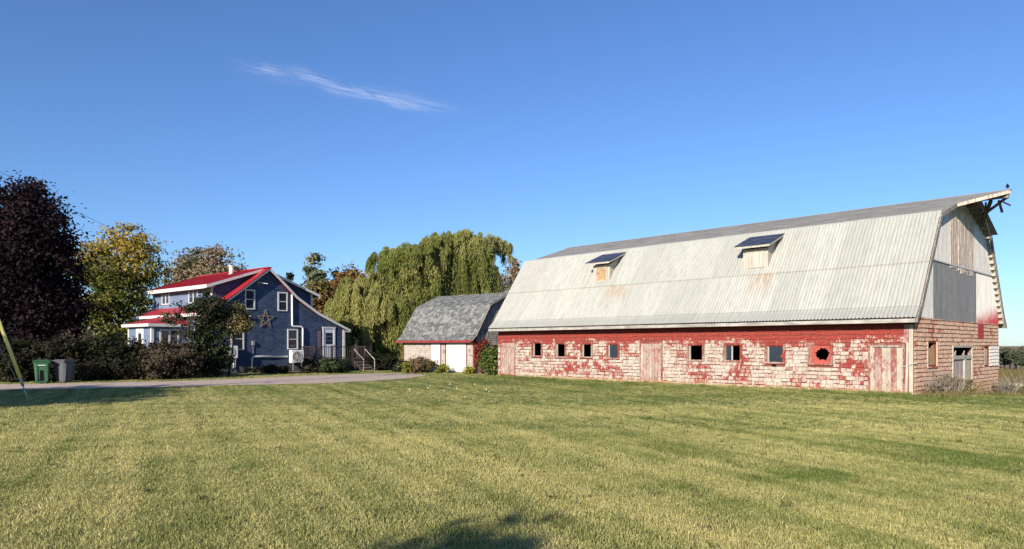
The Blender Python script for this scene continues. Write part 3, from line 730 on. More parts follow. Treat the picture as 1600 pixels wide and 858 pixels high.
# ================================================================== HOUSE
def blue_wall(name, c1, c2):
    t = NT(name); v = t.obj()
    c = t.mix(t.isl(), c1, c2); c = t.mix(t.math('MULTIPLY', t.rng(t.noise(v, 1.2, 4), .45, .7), .5), c, scaled(c2, 1.25))
    return t.done(c, .75, .25)
M_blue = blue_wall('blue_shingle_paint', (.028, .044, .088), (.053, .077, .136))
M_blueclap = blue_wall('blue_clapboard', (.11, .15, .23), (.14, .18, .27))
M_trim = plain('white_trim', (.56, .55, .52), .6, .3, var=.05)
t = NT('red_metal_roof'); v = t.obj(); c = t.mix(t.rng(t.noise(v, 2, 3), .4, .7), (.30, .015, .022), (.38, .023, .033)); M_redroof = t.done(c, .42, .45)
M_pvc = plain('white_plastic', (.72, .72, .70), .45, .4, var=.04)
M_deck = plain('dark_deck_stain', (.045, .035, .032), .75, .25, var=.2)
M_step = plain('step_board', (.26, .22, .20), .85, .2, var=.2)
M_star = plain('star_lath', (.24, .18, .125), .8, .2, var=.2)
M_curtain = plain('curtain', (.50, .48, .44), .9, .1); M_tancurtain = plain('rust_curtain', (.20, .07, .05), .9, .1)
house = thing('house', 'dark blue shingled house with red metal roof, white trim and wall star', 'house', (HOUSE[0], HOUSE[1], 0), HOUSE_R)
GP = [(-10.1, 3.86), (-9.33, 4.12), (-6.0, 6.62), (-4.86, 5.66), (-3.98, 4.87), (-2.33, 3.87), (-1.14, 3.36), (0, 2.86)]
def hz(a):
    for (x0, z0), (x1, z1) in zip(GP, GP[1:]):
        if x0 <= a <= x1: return z0 + (z1 - z0) * (a - x0) / (x1 - x0)
    return 0
HL = 9.1
for y_ in (0, HL - .15):
    MB().prism([(-10.1, y_, -.1), (0, y_, -.1)] + [(a, y_, z - .06) for a, z in reversed(GP)], (0, .15, 0)).build('gable_wall', M_blue, house)
MB().box(-10.1, -9.95, .15, HL - .15, -.1, 3.75).build('front_wall', M_blue, house); MB().box(-.15, 0, .15, HL - .15, -.1, 2.78).build('rear_wall', M_blue, house)
MB().box(-10.13, .03, -.03, HL, -.1, .42).build('foundation', plain('parged_footing', (.10, .10, .12), .9, .1), house)
GW = [(-7.58, -6.89, 3.98, 5.24), (-5.28, -4.56, 3.96, 5.21), (-8.51, -7.63, 1.42, 2.81), (-4.58, -3.78, 1.45, 2.80)]
hh = [(a - .02, b + .02, c - .02, d + .02) for a, b, c, d in GW] + [(-1.85, -.82, .7, 3.0), (-.2, 0, -1, 2.9)]
cladding(lambda u, s, o: (u, -o, s), -10.08, 0, .43, 6.6, .13, .12, .24, .006, .018, hh, topf=lambda u: hz(u) - .1, seed=31, jit=.004).build('shingles', M_blue, house, kind='stuff')
def clap(mapf, u0, u1, z0, z1, holes=(), mat=None, parent=None, name='clapboards'):
    return cladding(mapf, u0, u1, z0, z1, .125, 2.4, 3.4, .003, .016, holes, seed=3, jit=0).build(name, mat or M_blueclap, parent or house, kind='stuff')
def hwindow(pf, u0, u1, z0, z1, parent, curtain=None, mull=False, cross=True):
    """pf(u, off, z); white casing, meeting rail, glass, a curtain or blind behind"""
    def bx(m, a, b, c, d, o0, o1):
        P = [pf(a, o0, c), pf(b, o0, c), pf(b, o0, d), pf(a, o0, d)]; Q_ = Vector(pf(a, o1, c)) - Vector(pf(a, o0, c)); m.prism(P, Q_)
    m = MB(); w = .085
    bx(m, u0, u0 + w, z0, z1, .002, .05); bx(m, u1 - w, u1, z0, z1, .002, .05); bx(m, u0 + w, u1 - w, z1 - w, z1, .002, .05); bx(m, u0 + w, u1 - w, z0, z0 + w * .8, .002, .06)
    wd = m.build('window', M_trim, parent)
    m = MB(); zm = (z0 + z1) / 2
    if cross: bx(m, u0 + w, u1 - w, zm - .025, zm + .025, .004, .036)
    if mull: um = (u0 + u1) / 2; bx(m, um - .05, um + .05, z0 + w, z1 - w, .004, .04)
    m.build('sash_rail', M_trim, wd)
    for (c, d) in ((z0 + w * .8, zm - .026), (zm + .026, z1 - w)):
        m = MB(); bx(m, u0 + w, u1 - w, c, d, .016, .022); m.build('pane', M_glass, wd)
    return wd
gpf = lambda u, o, z: (u, -o - .012, z)
for (a, b, c, d) in GW: hwindow(gpf, a, b, c, d, house)
# door with nine lights
m = MB(); m.box(-1.83, -1.73, -.06, -.002, .80, 2.88); m.box(-.92, -.82, -.06, -.002, .80, 2.88); m.box(-1.86, -.79, -.07, -.002, 2.881, 3.0)
hd = m.build('door', M_trim, house)
MB().box(-1.73, -.92, -.035, -.004, .80, 2.88).build('door_leaf', plain('pale_door', (.60, .63, .68), .5, .3, var=.04), hd)
for i in range(3):
    for j in range(3): a = -1.60 + i * .19; z = 1.80 + j * .27; MB().box(a, a + .17, -.045, -.034, z, z + .25).build('pane', M_glass, hd)
MB().bev(-1.02, -.97, -.09, -.036, 1.70, 1.76, .01).build('handle', M_greywood, hd)
m = MB()
for i in range(9): m.box(-2.2, -1.98, -.05, -.022, 1.5 + i * .135, 1.6 + i * .135)
m.build('shutter', plain('faded_shutter', (.20, .13, .17), .8, .2), house)
MB().box(-.16, .015, -.06, -.002, .3, 2.80).build('corner_board', M_trim, house)
MB().box(-10.14, -10.0, -.05, -.002, .3, 3.7).build('corner_board', M_trim, house)
# main roof and rakes
ov = .28; RP = [(-10.62, 3.62), (-9.33, 4.18), (-6.0, 6.70), (-4.86, 5.74), (-3.98, 4.95), (-2.33, 3.95), (-1.14, 3.44), (.32, 2.82)]
for i in range(len(RP) - 1):
    (x0, z0), (x1, z1) = RP[i], RP[i + 1]
    k = MB().prism([(x0, -ov, z0), (x1, -ov, z1), (x1, -ov, z1 - .07), (x0, -ov, z0 - .07)], (0, HL + 2 * ov, 0)); k.build('roof', M_redroof, house)
    MB().prism([(x0, -ov - .03, z0 + .015), (x1, -ov - .03, z1 + .015), (x1, -ov - .03, z1 - .17), (x0, -ov - .03, z0 - .17)], (0, .028, 0)).build('rake_board', M_redroof if i < 0 else M_trim, house)
m = MB()
for i in (0, 1): 
    (x0, z0), (x1, z1) = RP[i], RP[i + 1]
    m.prism([(x0, -ov - .05, z0 + .03), (x1, -ov - .05, z1 + .03), (x1, -ov - .05, z1 - .06), (x0, -ov - .05, z0 - .06)], (0, .35, 0))
m.build('rake_flashing', M_redroof, house)
MB().box(-10.66, -10.62, -ov, HL + ov, 3.46, 3.64).build('fascia', M_trim, house); MB().box(.32, .36, -ov, HL + ov, 2.66, 2.84).build('fascia', M_trim, house)
MB().box(-10.62, -10.1, -ov, HL + ov, 3.50, 3.53).build('soffit', M_trim, house)
# dormers left (long) and right
def ribs(p, q, y0, y1, name='roof_ribs', step=.42):
    m = MB(); y = y0 + .05
    while y < y1: m.bar((p[0], y, p[1] + .02), (q[0], y, q[1] + .02), .03, .03); y += step
    m.build(name, M_redroof, house, kind='stuff')
d0, d1, da = .72, HL - .02, -9.3
MB().box(da, da + .1, d0, d1, 3.9, 5.45).build('dormer_wall', M_blueclap, house)
DW = [(6.5, 7.65, 4.45, 5.36), (2.53, 3.74, 4.40, 5.32)]
clap(lambda u, s, o: (da - o, u, s), d0 + .1, d1 - .1, 4.15, 5.45, [(a, b, c, d) for a, b, c, d in DW])
for (a, b, c, d) in DW: hwindow(lambda u, o, z: (da - o - .012, u, z), a, b, c, d, house, mull=True, cross=False)
MB().box(da - .05, da - .001, d0 - .03, d0 + .11, 4.15, 5.45).build('corner_board', M_trim, house); MB().box(da - .05, da - .001, d1 - .11, d1, 4.15, 5.45).build('corner_board', M_trim, house)
for y_ in (d0, d1 - .1): MB().prism([(da + .1, y_, 4.1), (da + .1, y_, 5.46), (-6.05, y_, 6.5), (-6.05, y_, 6.45)], (0, .1, 0)).build('dormer_cheek', M_blue, house)
cladding(lambda u, s, o: (u, d0 - o, s), da + .05, -6.1, 4.0, 6.5, .13, .12, .24, .006, .018, topf=lambda u: 5.46 + (u - da) * 1.04 / 3.25 - .03, botf=lambda u: hz(u), seed=33).build('cheek_shingles', M_blue, house, kind='stuff')
k = MB(); k.prism([(-9.78, d0 - .3, 5.43), (-6.0, d0 - .3, 6.73), (-6.0, d0 - .3, 6.64), (-9.78, d0 - .3, 5.34)], (0, d1 - d0 + .6, 0)); k.build('dormer_roof', M_redroof, house)
ribs((-9.8, 5.43), (-6.0, 6.73), d0 - .3, d1 + .3)
MB().box(-9.83, -9.785, d0 - .32, d1 + .32, 5.20, 5.43).build('fascia', M_trim, house)
MB().prism([(-9.83, d0 - .335, 5.40), (-6.0, d0 - .335, 6.71), (-6.0, d0 - .335, 6.55), (-9.83, d0 - .335, 5.22)], (0, .03, 0)).build('rake_board', M_trim, house)
MB().box(-9.78, da, d0 - .3, d1 + .3, 5.30, 5.335).build('soffit', M_trim, house)
# right dormer
ea = -2.2
MB().box(ea - .1, ea, d0, d1, 3.6, 5.3).build('dormer_wall', M_blue, house)
for y_ in (d0, d1 - .1): MB().prism([(ea - .1, y_, 3.9), (ea - .1, y_, 5.32), (-5.95, y_, 6.52), (-5.95, y_, 6.45), (-4.9, y_, 5.5), (-4.0, y_, 4.75)], (0, .1, 0)).build('dormer_cheek', M_blue, house)
cladding(lambda u, s, o: (u, d0 - o, s), -5.9, ea, 3.8, 6.5, .13, .12, .24, .006, .018, topf=lambda u: 5.3 + (ea - u) * 1.22 / 3.75 - .03, botf=lambda u: hz(u), seed=34).build('cheek_shingles', M_blue, house, kind='stuff')
MB().box(ea - .11, ea + .04, d0 - .045, d0 - .002, 3.85, 5.28).build('corner_board', M_trim, house)
k = MB(); k.prism([(-1.78, d0 - .3, 5.20), (-6.0, d0 - .3, 6.725), (-6.0, d0 - .3, 6.64), (-1.78, d0 - .3, 5.11)], (0, d1 - d0 + .6, 0)); k.build('dormer_roof', M_redroof, house)
MB().prism([(-1.74, d0 - .335, 5.22), (-6.0, d0 - .335, 6.74), (-6.0, d0 - .335, 6.58), (-1.74, d0 - .335, 5.04)], (0, .03, 0)).build('rake_board', M_trim, house)
MB().box(-1.78, -1.74, d0 - .32, d1 + .3, 5.02, 5.2).build('fascia', M_trim, house)
MB().box(-6.14, -5.86, -.29, HL + .29, 6.70, 6.755).build('ridge_cap', M_redroof, house)
# flue pipe through the roof
fl = MB().tube([(-6.75, 3.2, 6.2), (-6.75, 3.2, 6.95)], .13, 12).build('flue', M_pvc, house, True)
MB().tube([(-6.75, 3.2, 6.95), (-6.75, 3.2, 7.02)], .20, 12).build('flue_cap', M_pvc, fl, True); MB().tube([(-6.75, 3.2, 6.38), (-6.75, 3.2, 6.52)], [.22, .14], 12).build('flue_collar', M_pvc, fl, True)
# front wall below the eave and the enclosed porch
fpf = lambda u, o, z: (-10.1 - o - .012, u, z)
clap(lambda u, s, o: (-10.1 - o, u, s), .1, 2.4, .43, 3.5, [(.22, 1.25, 1.5, 3.1)]); clap(lambda u, s, o: (-10.1 - o, u, s), 5.75, HL, .43, 3.5)
hwindow(fpf, .22, 1.25, 1.5, 3.1, house)
MB().box(-10.13, -10.104, .26, 1.21, 2.35, 3.05).build('blind', plain('cream_blind', (.75, .66, .52), .8, .2), house)
p0, p1, pa = 2.4, 5.72, -12.2
m = MB(); m.box(pa, pa + .1, p0, p1, -.1, 2.95); m.box(pa + .1, -10.1, p0, p0 + .1, -.1, 2.95); m.box(pa + .1, -10.1, p1 - .1, p1, -.1, 2.95); m.build('porch_wall', M_blueclap, house)
clap(lambda u, s, o: (pa - o, u, s), p0 + .1, p1 - .1, .2, 2.85, [(3.45, 4.55, 0, 2.75)]); clap(lambda u, s, o: (u, p0 - o, s), pa + .1, -10.2, .2, 2.85, [(-11.75, -10.6, 1.3, 2.7)])
for (a, b) in ((pa - .05, p0 - .05), (pa - .05, p1 - .1)): MB().box(a, a + .16, b, b + .16, -.1, 2.84).build('corner_post', M_trim, house)
m = MB(); m.box(pa - .05, pa - .018, 3.45, 3.56, .1, 2.75); m.box(pa - .05, pa - .018, 4.44, 4.55, .1, 2.75); m.box(pa - .05, pa - .018, 3.56, 4.44, 2.64, 2.75); pd = m.build('porch_door', M_trim, house)
MB().box(pa - .04, pa - .018, 3.56, 4.44, .1, 2.64).build('door_leaf', M_trim, pd); MB().box(pa - .05, pa - .041, 3.78, 4.22, 1.2, 2.45).build('pane', M_glass, pd)
hwindow(lambda u, o, z: (u, p0 - o - .012, z), -11.75, -10.6, 1.3, 2.7, house, mull=True, cross=False)
o = .3; E_ = [(pa - o, p0 - o), (pa - o, p1 + o)]
m = MB(); zt, ze = 3.66, 3.02
m.add([(pa - o, p0 - o, ze), (pa - o, p1 + o, ze), (-10.12, p1 + o, ze), (-10.12, p0 - o, ze), (-10.12, p0 + .7, zt), (-10.12, p1 - .7, zt)], [(0, 4, 5, 1), (0, 3, 4), (1, 5, 2), (0, 1, 2, 3), (3, 2, 5, 4)]); m.build('porch_roof', M_redroof, house)
m = MB(); m.box(pa - o - .04, pa - o, p0 - o - .04, p1 + o, 2.84, 3.02); m.build('fascia', M_trim, house); m = MB(); m.box(pa - o, -10.62, p0 - o - .04, p0 - o, 2.84, 3.02); m.build('fascia', M_trim, house)
MB().box(pa - o, -10.12, p0 - o, p1 + o, 2.86, 2.90).build('soffit', M_trim, house)
# pipes, lamp, meter
def elbow(pts, r, name, mat, n=10):
    out = [Vector(pts[0])]
    for i in range(1, len(pts) - 1):
        a, b, c = map(Vector, pts[i - 1:i + 2]); k = .16
        p, q = b + (a - b).normalized() * k, b + (c - b).normalized() * k
        for j in range(5): f = j / 4; out.append((1 - f) ** 2 * p + 2 * f * (1 - f) * b + f * f * q)
    out.append(Vector(pts[-1])); return MB().tube(out, r, n).build(name, mat, house, True)
elbow([(-4.27, -.085, 5.08), (-4.25, -.085, 2.98), (-3.44, -.085, 2.95), (-3.44, -.085, 1.2)], .062, 'line_cover', M_pvc)
elbow([(-4.6, -.085, .98), (-7.12, -.085, 1.0), (-7.15, -.085, .22)], .062, 'line_cover', M_pvc)
elbow([(-8.35, -.085, 1.0), (-8.35, -.085, .25)], .04, 'line_cover', M_pvc)
MB().bev(-7.12, -6.94, -.12, -.02, 1.72, 1.98, .01).build('meter_box', plain('grey_box', (.28, .28, .29), .6, .3), house)
MB().tube([(-7.03, -.05, 1.72), (-7.03, -.05, 1.02)], .018, 6).build('conduit', M_greywood, house)
lm = MB(); lm.bev(-7.36, -7.24, -.07, -.018, 3.42, 3.56, .01); lm.tube([(-7.30, -.07, 3.5), (-7.24, -.16, 3.56)], [.025, .055], 8); lm.tube([(-7.30, -.07, 3.5), (-7.38, -.16, 3.46)], [.025, .055], 8); lm.build('floodlight', M_pvc, house)
MB().bar((-6.7, -.06, 5.72), (-6.15, -.30, 5.66), .04).build('service_bracket', M_pvc, house)
MB().bar((-6.7, -.03, 5.5), (-6.7, -.04, 5.95), .08, .05).build('service_mast', M_greywood, house)
# ---- star (its own thing, hung on the wall)
def house_pt(a, b, z):
    c, s = math.cos(HOUSE_R), math.sin(HOUSE_R); return (HOUSE[0] + a * c - b * s, HOUSE[1] + a * s + b * c, z)
st = thing('wall_star', 'big five pointed star of tan laths on the blue gable wall', 'star', house_pt(-6.15, -.05, 3.40), HOUSE_R)
sp = [(.62 * math.sin(2 * math.pi * k / 5), .62 * math.cos(2 * math.pi * k / 5)) for k in range(5)]
for k in range(5):
    a, b = sp[k], sp[(k + 2) % 5]; d = -.012 * (k % 3)
    MB().bar((a[0], d, a[1]), (b[0], d, b[1]), .05, .022, (0, 1, 0)).build('lath', M_star, st)
# ---- heat pumps
def heat_pump(a, z, w, h, label, rz=0., legs=True):
    o = thing('heat_pump', label, 'heat pump', house_pt(a, -.10, z), HOUSE_R + rz, 'heat pump units on the house wall')
    MB().bev(-w / 2, w / 2, -.34, 0, 0, h, .02).build('casing', M_pvc, o)
    cx = -w * .10; r0 = min(h * .40, w * .36)
    MB().ring((cx, h * .5), r0, r0 + .03, -.362, -.341, 24).build('fan_ring', M_pvc, o)
    m = MB(); m.tube([(cx, -.3415, h * .5), (cx, -.344, h * .5)], r0, 24); m.build('fan_opening', M_dark, o)
    for k in range(5):
        t_ = 2 * math.pi * k / 5; m = MB(); q = lambda rr_, tt, y: (cx + rr_ * math.cos(tt), y, h * .5 + rr_ * math.sin(tt))
        m.prism([q(.04, t_, -.350), q(r0 * .9, t_ + .15, -.352), q(r0 * .9, t_ + .75, -.352), q(.04, t_ + .9, -.350)], (0, -.004, 0)); m.build('fan_blade', M_greywood, o)
    m = MB()
    for k in range(1, 6): m.ring((cx, h * .5), r0 * k / 6, r0 * k / 6 + .006, -.366, -.360, 20)
    for k in range(8): t_ = math.pi * k / 8; m.bar((cx - r0 * math.cos(t_), -.368, h * .5 - r0 * math.sin(t_)), (cx + r0 * math.cos(t_), -.368, h * .5 + r0 * math.sin(t_)), .006)
    m.build('fan_grille', M_pvc, o)
    for s in (-w * .35, w * .35): MB().box(s - .02, s + .02, -.34, .06, -.05, -.001).build('bracket', M_greywood, o)
    if legs:
        for s in (-w * .35, w * .35): MB().box(s - .025, s + .025, -.30, -.25, -z, -.051).build('leg', M_greywood, o)
    return o
heat_pump(-4.04, .56, .92, .84, 'white heat pump unit with dark fan beneath the lower right gable window')
heat_pump(-8.70, .92, .90, .76, 'white heat pump unit half hidden behind the shrub at the left corner')
# ---- deck with steps
dk = thing('deck', 'small raised dark deck with railing and wooden steps at the side door', 'deck', house_pt(0, 0, 0), HOUSE_R)
for i in range(31):
    a = -3.6 + i * .152; MB().box(a, a + .142, -1.6, -.07, .74, .78).build('deck_board', M_deck, dk)
m = MB(); m.box(-3.6, 1.1, -1.62, -1.57, .56, .739); m.box(-3.62, -3.57, -1.56, -.07, .56, .739); m.box(1.06, 1.1, -1.56, -.07, .56, .739); m.build('rim_joist', M_deck, dk)
for a, b in ((-3.55, -1.62), (-2.2, -1.62), (-.45, -1.62), (.55, -1.62), (1.08, -1.62), (1.08, -.1)): MB().box(a - .05, a + .05, b - .05, b + .05, -.1, 1.68).build('post', M_deck, dk)
def rail(p, q, n):
    m = MB(); m.bar((p[0], p[1], 1.62), (q[0], q[1], 1.62), .09, .05); m.bar((p[0], p[1], .88), (q[0], q[1], .88), .04, .06); m.build('rail', M_deck, dk)
    for k in range(1, n): f = k / n; x, y = p[0] + (q[0] - p[0]) * f, p[1] + (q[1] - p[1]) * f; MB().box(x - .014, x + .014, y - .014, y + .014, .91, 1.60).build('baluster', M_deck, dk)
rail((-3.55, -1.62), (-2.2, -1.62), 9); rail((-2.2, -1.62), (-.45, -1.62), 11); rail((.55, -1.62), (1.08, -1.62), 4); rail((1.08, -1.62), (1.08, -.1), 10); rail((-3.55, -1.62), (-3.55, -.1), 10)
for i in range(4): z = .58 - i * .19; MB().box(-.38, .48, -1.92 - i * .26, -1.65 - i * .26, z - .04, z).build('step', M_step, dk); MB().box(-.38, .48, -1.67 - i * .26, -1.65 - i * .26, z, z + .148).build('riser', M_deck, dk)
for a in (-.42, .52):
    m = MB(); m.bar((a, -1.66, .62), (a, -2.7, -.1), .04, .2); m.build('stringer', M_deck, dk)
    m = MB(); m.bar((a, -1.66, 1.45), (a, -2.75, .72), .035, .045); m.bar((a, -2.72, -.05), (a, -2.72, .74), .04); m.build('handrail', M_greywood if a < 0 else M_oldfascia, dk)
for i in range(18): a = -3.55 + i * .17; MB().box(a, a + .15, -1.60, -1.585, .02, .56).build('skirt_board', M_deck, dk)

# ================================================================== VEGETATION
nr = np.random.default_rng(7)
def X_(px, Y): return (px - 800) / 1100 * Y
def Z_(py, Y): return 1.7 + (540 - py) * Y / 1100
def leaf_cloud(name, blobs, n, size, mat, parent, clump=.35, nclump=None, elong=1.7, shell=.45, droop=0., seed=1, flat=.5):
    """leaf-sized faces gathered in clumps spread through each blob (cx,cy,cz,rx,ry,rz)"""
    g = np.random.default_rng(seed); B = np.array(blobs, float); w = B[:, 3] * B[:, 5] + B[:, 4] * B[:, 3]; w /= w.sum()
    nclump = nclump or max(6, n // 55)
    k = g.choice(len(B), nclump, p=w); d = g.normal(size=(nclump, 3)); d /= np.linalg.norm(d, axis=1)[:, None]
    rad = (shell + (1 - shell) * g.random(nclump) ** .6)[:, None] * (1 + .10 * g.normal(size=(nclump, 1)))
    C = B[k, :3] + d * rad * B[k, 3:6]
    cs = clump * (.5 + g.random(nclump) ** 1.5 * 1.2)
    j = g.integers(0, nclump, n); off = g.normal(size=(n, 3)) * cs[j][:, None] * np.array([1, 1, flat + .1])
    off[:, 2] -= droop * np.abs(g.normal(size=n)) * cs[j]
    P = C[j] + off
    nn = d[j] * .7 + g.normal(size=(n, 3)) * .8 + np.array([0, 0, .35]); nn /= np.linalg.norm(nn, axis=1)[:, None]
    r = g.normal(size=(n, 3)); u = np.cross(nn, r); u /= np.linalg.norm(u, axis=1)[:, None]; v = np.cross(nn, u)
    s = size * (.6 + .8 * g.random(n))[:, None]; a = u * s * .5; b = v * s * .5 * elong
    # a leaf: folded rhomb (2 triangles sharing the mid-rib)
    fold = nn * s * .15
    V = np.stack([P - b, P + a + fold, P + b, P - a + fold], 1).reshape(-1, 3)
    V[:, 2] = np.maximum(V[:, 2], .02 + np.minimum(0, V[:, 0] * 0 - 9) * 0 - 8)
    i = np.arange(n)[:, None] * 4
    Q = np.concatenate([np.hstack([i, i + 1, i + 2]), np.hstack([i, i + 2, i + 3])])
    return link(name, nmesh(name, V, Q), mat, parent)
M_bark = plain('bark', (.12, .095, .07), .95, .1, var=.35, scale=5, grain=(8, 8, 1.5))
M_bark2 = plain('pale_bark', (.30, .28, .25), .9, .1, var=.35, scale=5, grain=(6, 6, 2))
def limbs(name, base, h, r0, targets, mat, parent, seed=1, rt=.03, sub=2):
    g = random.Random(seed); m = MB(); bx, by, bz = base
    top = (bx + g.uniform(-.3, .3), by, bz + h)
    tr = [(bx + (top[0] - bx) * f + .08 * math.sin(5 * f + seed), by, bz + h * f - (.25 if f == 0 else 0)) for f in (0, .12, .35, .6, .82, 1)]
    m.tube(tr, [r0 * 1.35, r0 * 1.02, r0 * .85, r0 * .7, r0 * .5, r0 * .3], 9)
    for (tx, ty, tz) in targets:
        f = min(.95, max(.25, (tz - bz) / h * .62)); i = min(4, int(f * 5)); s = Vector(tr[i]).lerp(Vector(tr[i + 1]), g.random())
        e = Vector((tx, ty, tz)); mid = s.lerp(e, .5) + Vector((g.uniform(-.3, .3), g.uniform(-.3, .3), (e - s).length * .08))
        rr_ = r0 * g.uniform(.25, .42); m.tube([s, mid, e], [rr_, rr_ * .6, rt], 6)
        for q in range(sub):
            p = mid.lerp(e, g.random()); L = (e - s).length * .2; q2 = p + Vector((g.uniform(-1, 1), g.uniform(-1, 1), g.uniform(-.1, .9))) * L
            m.tube([p, p.lerp(q2, .5) + Vector((0, 0, .08)), q2], [rr_ * .4, rr_ * .25, rt * .5], 5)
    return m.build(name, mat, parent, True)
def tree(label, cat, name, px, Y, blobs, n, size, mat, h, r0, bark=M_bark, clump=.45, elong=1.6, shell=.45, droop=.2, seed=1, twigs=True, group=None, depth=.9, dy=0, sub=2, ntw=14, rt=.02, tr_=.62):
    """blobs are (px, py, half width px, half height px) of the crown at distance Y"""
    x = X_(px, Y); z = gz(x, Y); g = random.Random(seed)
    o = thing(name, label, cat, (x, Y, z), 0, group); k = Y / 1100; B = []
    for (bx_, by_, rw, rh) in blobs: B.append((X_(bx_, Y) - x, g.uniform(-.4, .4) * depth * rw * k, Z_(by_, Y) - z, rw * k, max(rw, rh) * k * depth * .8, rh * k))
    leaf_cloud('crown', B, n, size, mat, o, clump, None, elong, shell, droop, seed)
    T = [];
    for b in B:
        for q in range(max(2, ntw // len(B))):
            a = g.uniform(0, 6.28); e = g.uniform(-.3, 1); c = math.sqrt(max(0, 1 - e * e)); T.append((b[0] + b[3] * tr_ * c * math.cos(a), b[1] + b[4] * tr_ * c * math.sin(a), b[2] + b[5] * tr_ * e))
    T = [tuple(Vector(c_) * 1.0) for c_ in T]; limbs('trunk', (0, 0, 0), h, r0, T, bark, o, seed, rt, sub)
    return o
L_purple = leafmat('purple_leaf', (.007, .004, .006), (.015, .008, .012), (.028, .016, .019), None, .08, .8, .5)
L_gold = leafmat('golden_leaf', (.055, .075, .020), (.19, .18, .040), (.38, .28, .055), (6, 11), .25, .5)
L_dull = leafmat('dull_brown_leaf', (.12, .115, .055), (.24, .20, .12), (.30, .22, .14), None, .2, .5)
L_pine = leafmat('pine_needle', (.045, .070, .026), (.13, .155, .07), (.26, .26, .16), None, .12, .9)
L_orange = leafmat('orange_leaf', (.22, .12, .04), (.36, .20, .07), (.14, .13, .04), None, .25, .5)
L_darkcon = leafmat('dark_conifer', (.014, .022, .010), (.035, .048, .020), None, None, .08, .9)
L_willow = leafmat('willow_leaf', (.115, .145, .032), (.28, .30, .076), (.40, .38, .13), None, .36, .45)
L_willow2 = leafmat('willow_leaf_dark', (.095, .12, .028), (.24, .26, .068), (.36, .35, .12), None, .34, .4)
L_hedge = leafmat('hedge_leaf', (.010, .015, .006), (.024, .030, .012), (.040, .032, .020), None, .08, .7)
L_hedge2 = leafmat('brown_shrub_leaf', (.018, .020, .010), (.050, .042, .026), (.11, .08, .055), None, .1, .9)
L_shade = leafmat('dark_cedar', (.012, .019, .008), (.030, .042, .016), (.055, .058, .022), None, .06, .8)
L_yshrub = leafmat('yellow_shrub_leaf', (.06, .07, .022), (.20, .18, .07), (.28, .22, .10), None, .2, .9)
L_green = leafmat('green_shrub_leaf', (.045, .085, .020), (.12, .17, .045), (.20, .22, .06), None, .25, 1.2)
L_red = leafmat('red_vine_leaf', (.14, .035, .025), (.26, .07, .04), (.10, .10, .03), None, .2, 1.2)
L_yellow = leafmat('yellow_plant_leaf', (.16, .18, .03), (.38, .34, .06), None, None, .25, 1.5)
L_fir = leafmat('far_wood_leaf', (.045, .060, .035), (.085, .10, .060), (.14, .13, .08), None, .1, .08)

# purple maple, left
tree('huge dark purple maple filling the left edge behind the bins', 'tree', 'maple_tree', 28, 44,
     [(28, 330, 52, 46), (-20, 370, 70, 70), (68, 352, 38, 42), (22, 410, 92, 70), (72, 420, 48, 60), (14, 480, 98, 60), (72, 480, 50, 48), (-60, 450, 70, 90), (10, 530, 95, 35), (70, 520, 45, 28), (102, 400, 15, 24), (48, 302, 24, 18), (106, 470, 16, 28)],
     95000, .14, L_purple, 6.5, .38, clump=.42, droop=.3, seed=2)
tree('tall tree with golden upper leaves left of the house', 'tree', 'golden_tree', 190, 62,
     [(205, 385, 42, 30), (150, 400, 36, 28), (180, 430, 60, 26), (230, 425, 26, 30), (130, 430, 20, 22), (190, 470, 50, 22), (150, 495, 40, 28), (215, 500, 34, 26), (175, 530, 50, 22), (225, 460, 22, 18)],
     27000, .16, L_gold, 8.5, .3, clump=.42, droop=.15, seed=3, shell=.25, ntw=46)
tree('thinning dull brown tree rising behind the red roof', 'tree', 'bare_topped_tree', 322, 80,
     [(335, 405, 30, 22), (300, 412, 26, 18), (362, 425, 22, 14), (278, 425, 14, 18), (330, 435, 48, 18), (290, 450, 30, 16)],
     11000, .20, L_dull, 9.5, .26, bark=M_bark2, clump=.5, shell=.2, seed=4, ntw=44, sub=4, rt=.035)
def conifer(label, px, py_top, Y, wpx, mat, n, size, seed, cat='conifer', up=.35, group=None):
    x = X_(px, Y); z = gz(x, Y); H = Z_(py_top, Y) - z; o = thing('conifer_tree', label, cat, (x, Y, z), 0, group); g = random.Random(seed); B = []; T = []
    k = Y / 1100; rmax = wpx / 2 * k; nb = 26
    for i in range(nb):
        f = i / (nb - 1); zz = H * (.12 + .86 * f); rr_ = rmax * (1 - f) ** .55 * g.uniform(.7, 1.2) + .15
        for q in range(4 if f < .8 else 2):
            a = g.uniform(0, 6.28); d = rr_ * .62; B.append((d * math.cos(a), d * math.sin(a), zz + d * up, rr_ * .36 + .16, rr_ * .36 + .16, .3 + rr_ * .15)); T.append((d * math.cos(a) * 1.2, d * math.sin(a) * 1.2, zz + d * up))
    leaf_cloud('crown', B, n, size, mat, o, .2, n // 22, 2.6, .2, -.3, seed)
    m = MB(); m.tube([(0, 0, -.2), (0, 0, H * .5), (0, 0, H * .97)], [.2, .12, .02], 8)
    for t_ in T: m.tube([(0, 0, max(.1, t_[2] - .5 * math.hypot(t_[0], t_[1]))), t_], [.04, .01], 4)
    m.build('trunk', M_bark, o, True); return o
conifer('bright tipped pine behind the right end of the house', 492, 399, 66, 56, L_pine, 12000, .17, 5, 'pine', .9)
conifer('small dark spruce top just right of the roof peak', 455, 420, 82, 16, L_darkcon, 1500, .2, 6, 'spruce')
conifer('narrow dark spruce between the pine and the willow', 524, 424, 74, 20, L_darkcon, 2200, .2, 7, 'spruce')
tree('orange brown tree low behind the right dormer', 'tree', 'orange_tree', 503, 64, [(503, 462, 18, 20), (512, 485, 16, 18), (494, 490, 14, 18)], 5000, .17, L_orange, 4.5, .14, clump=.3, seed=8)
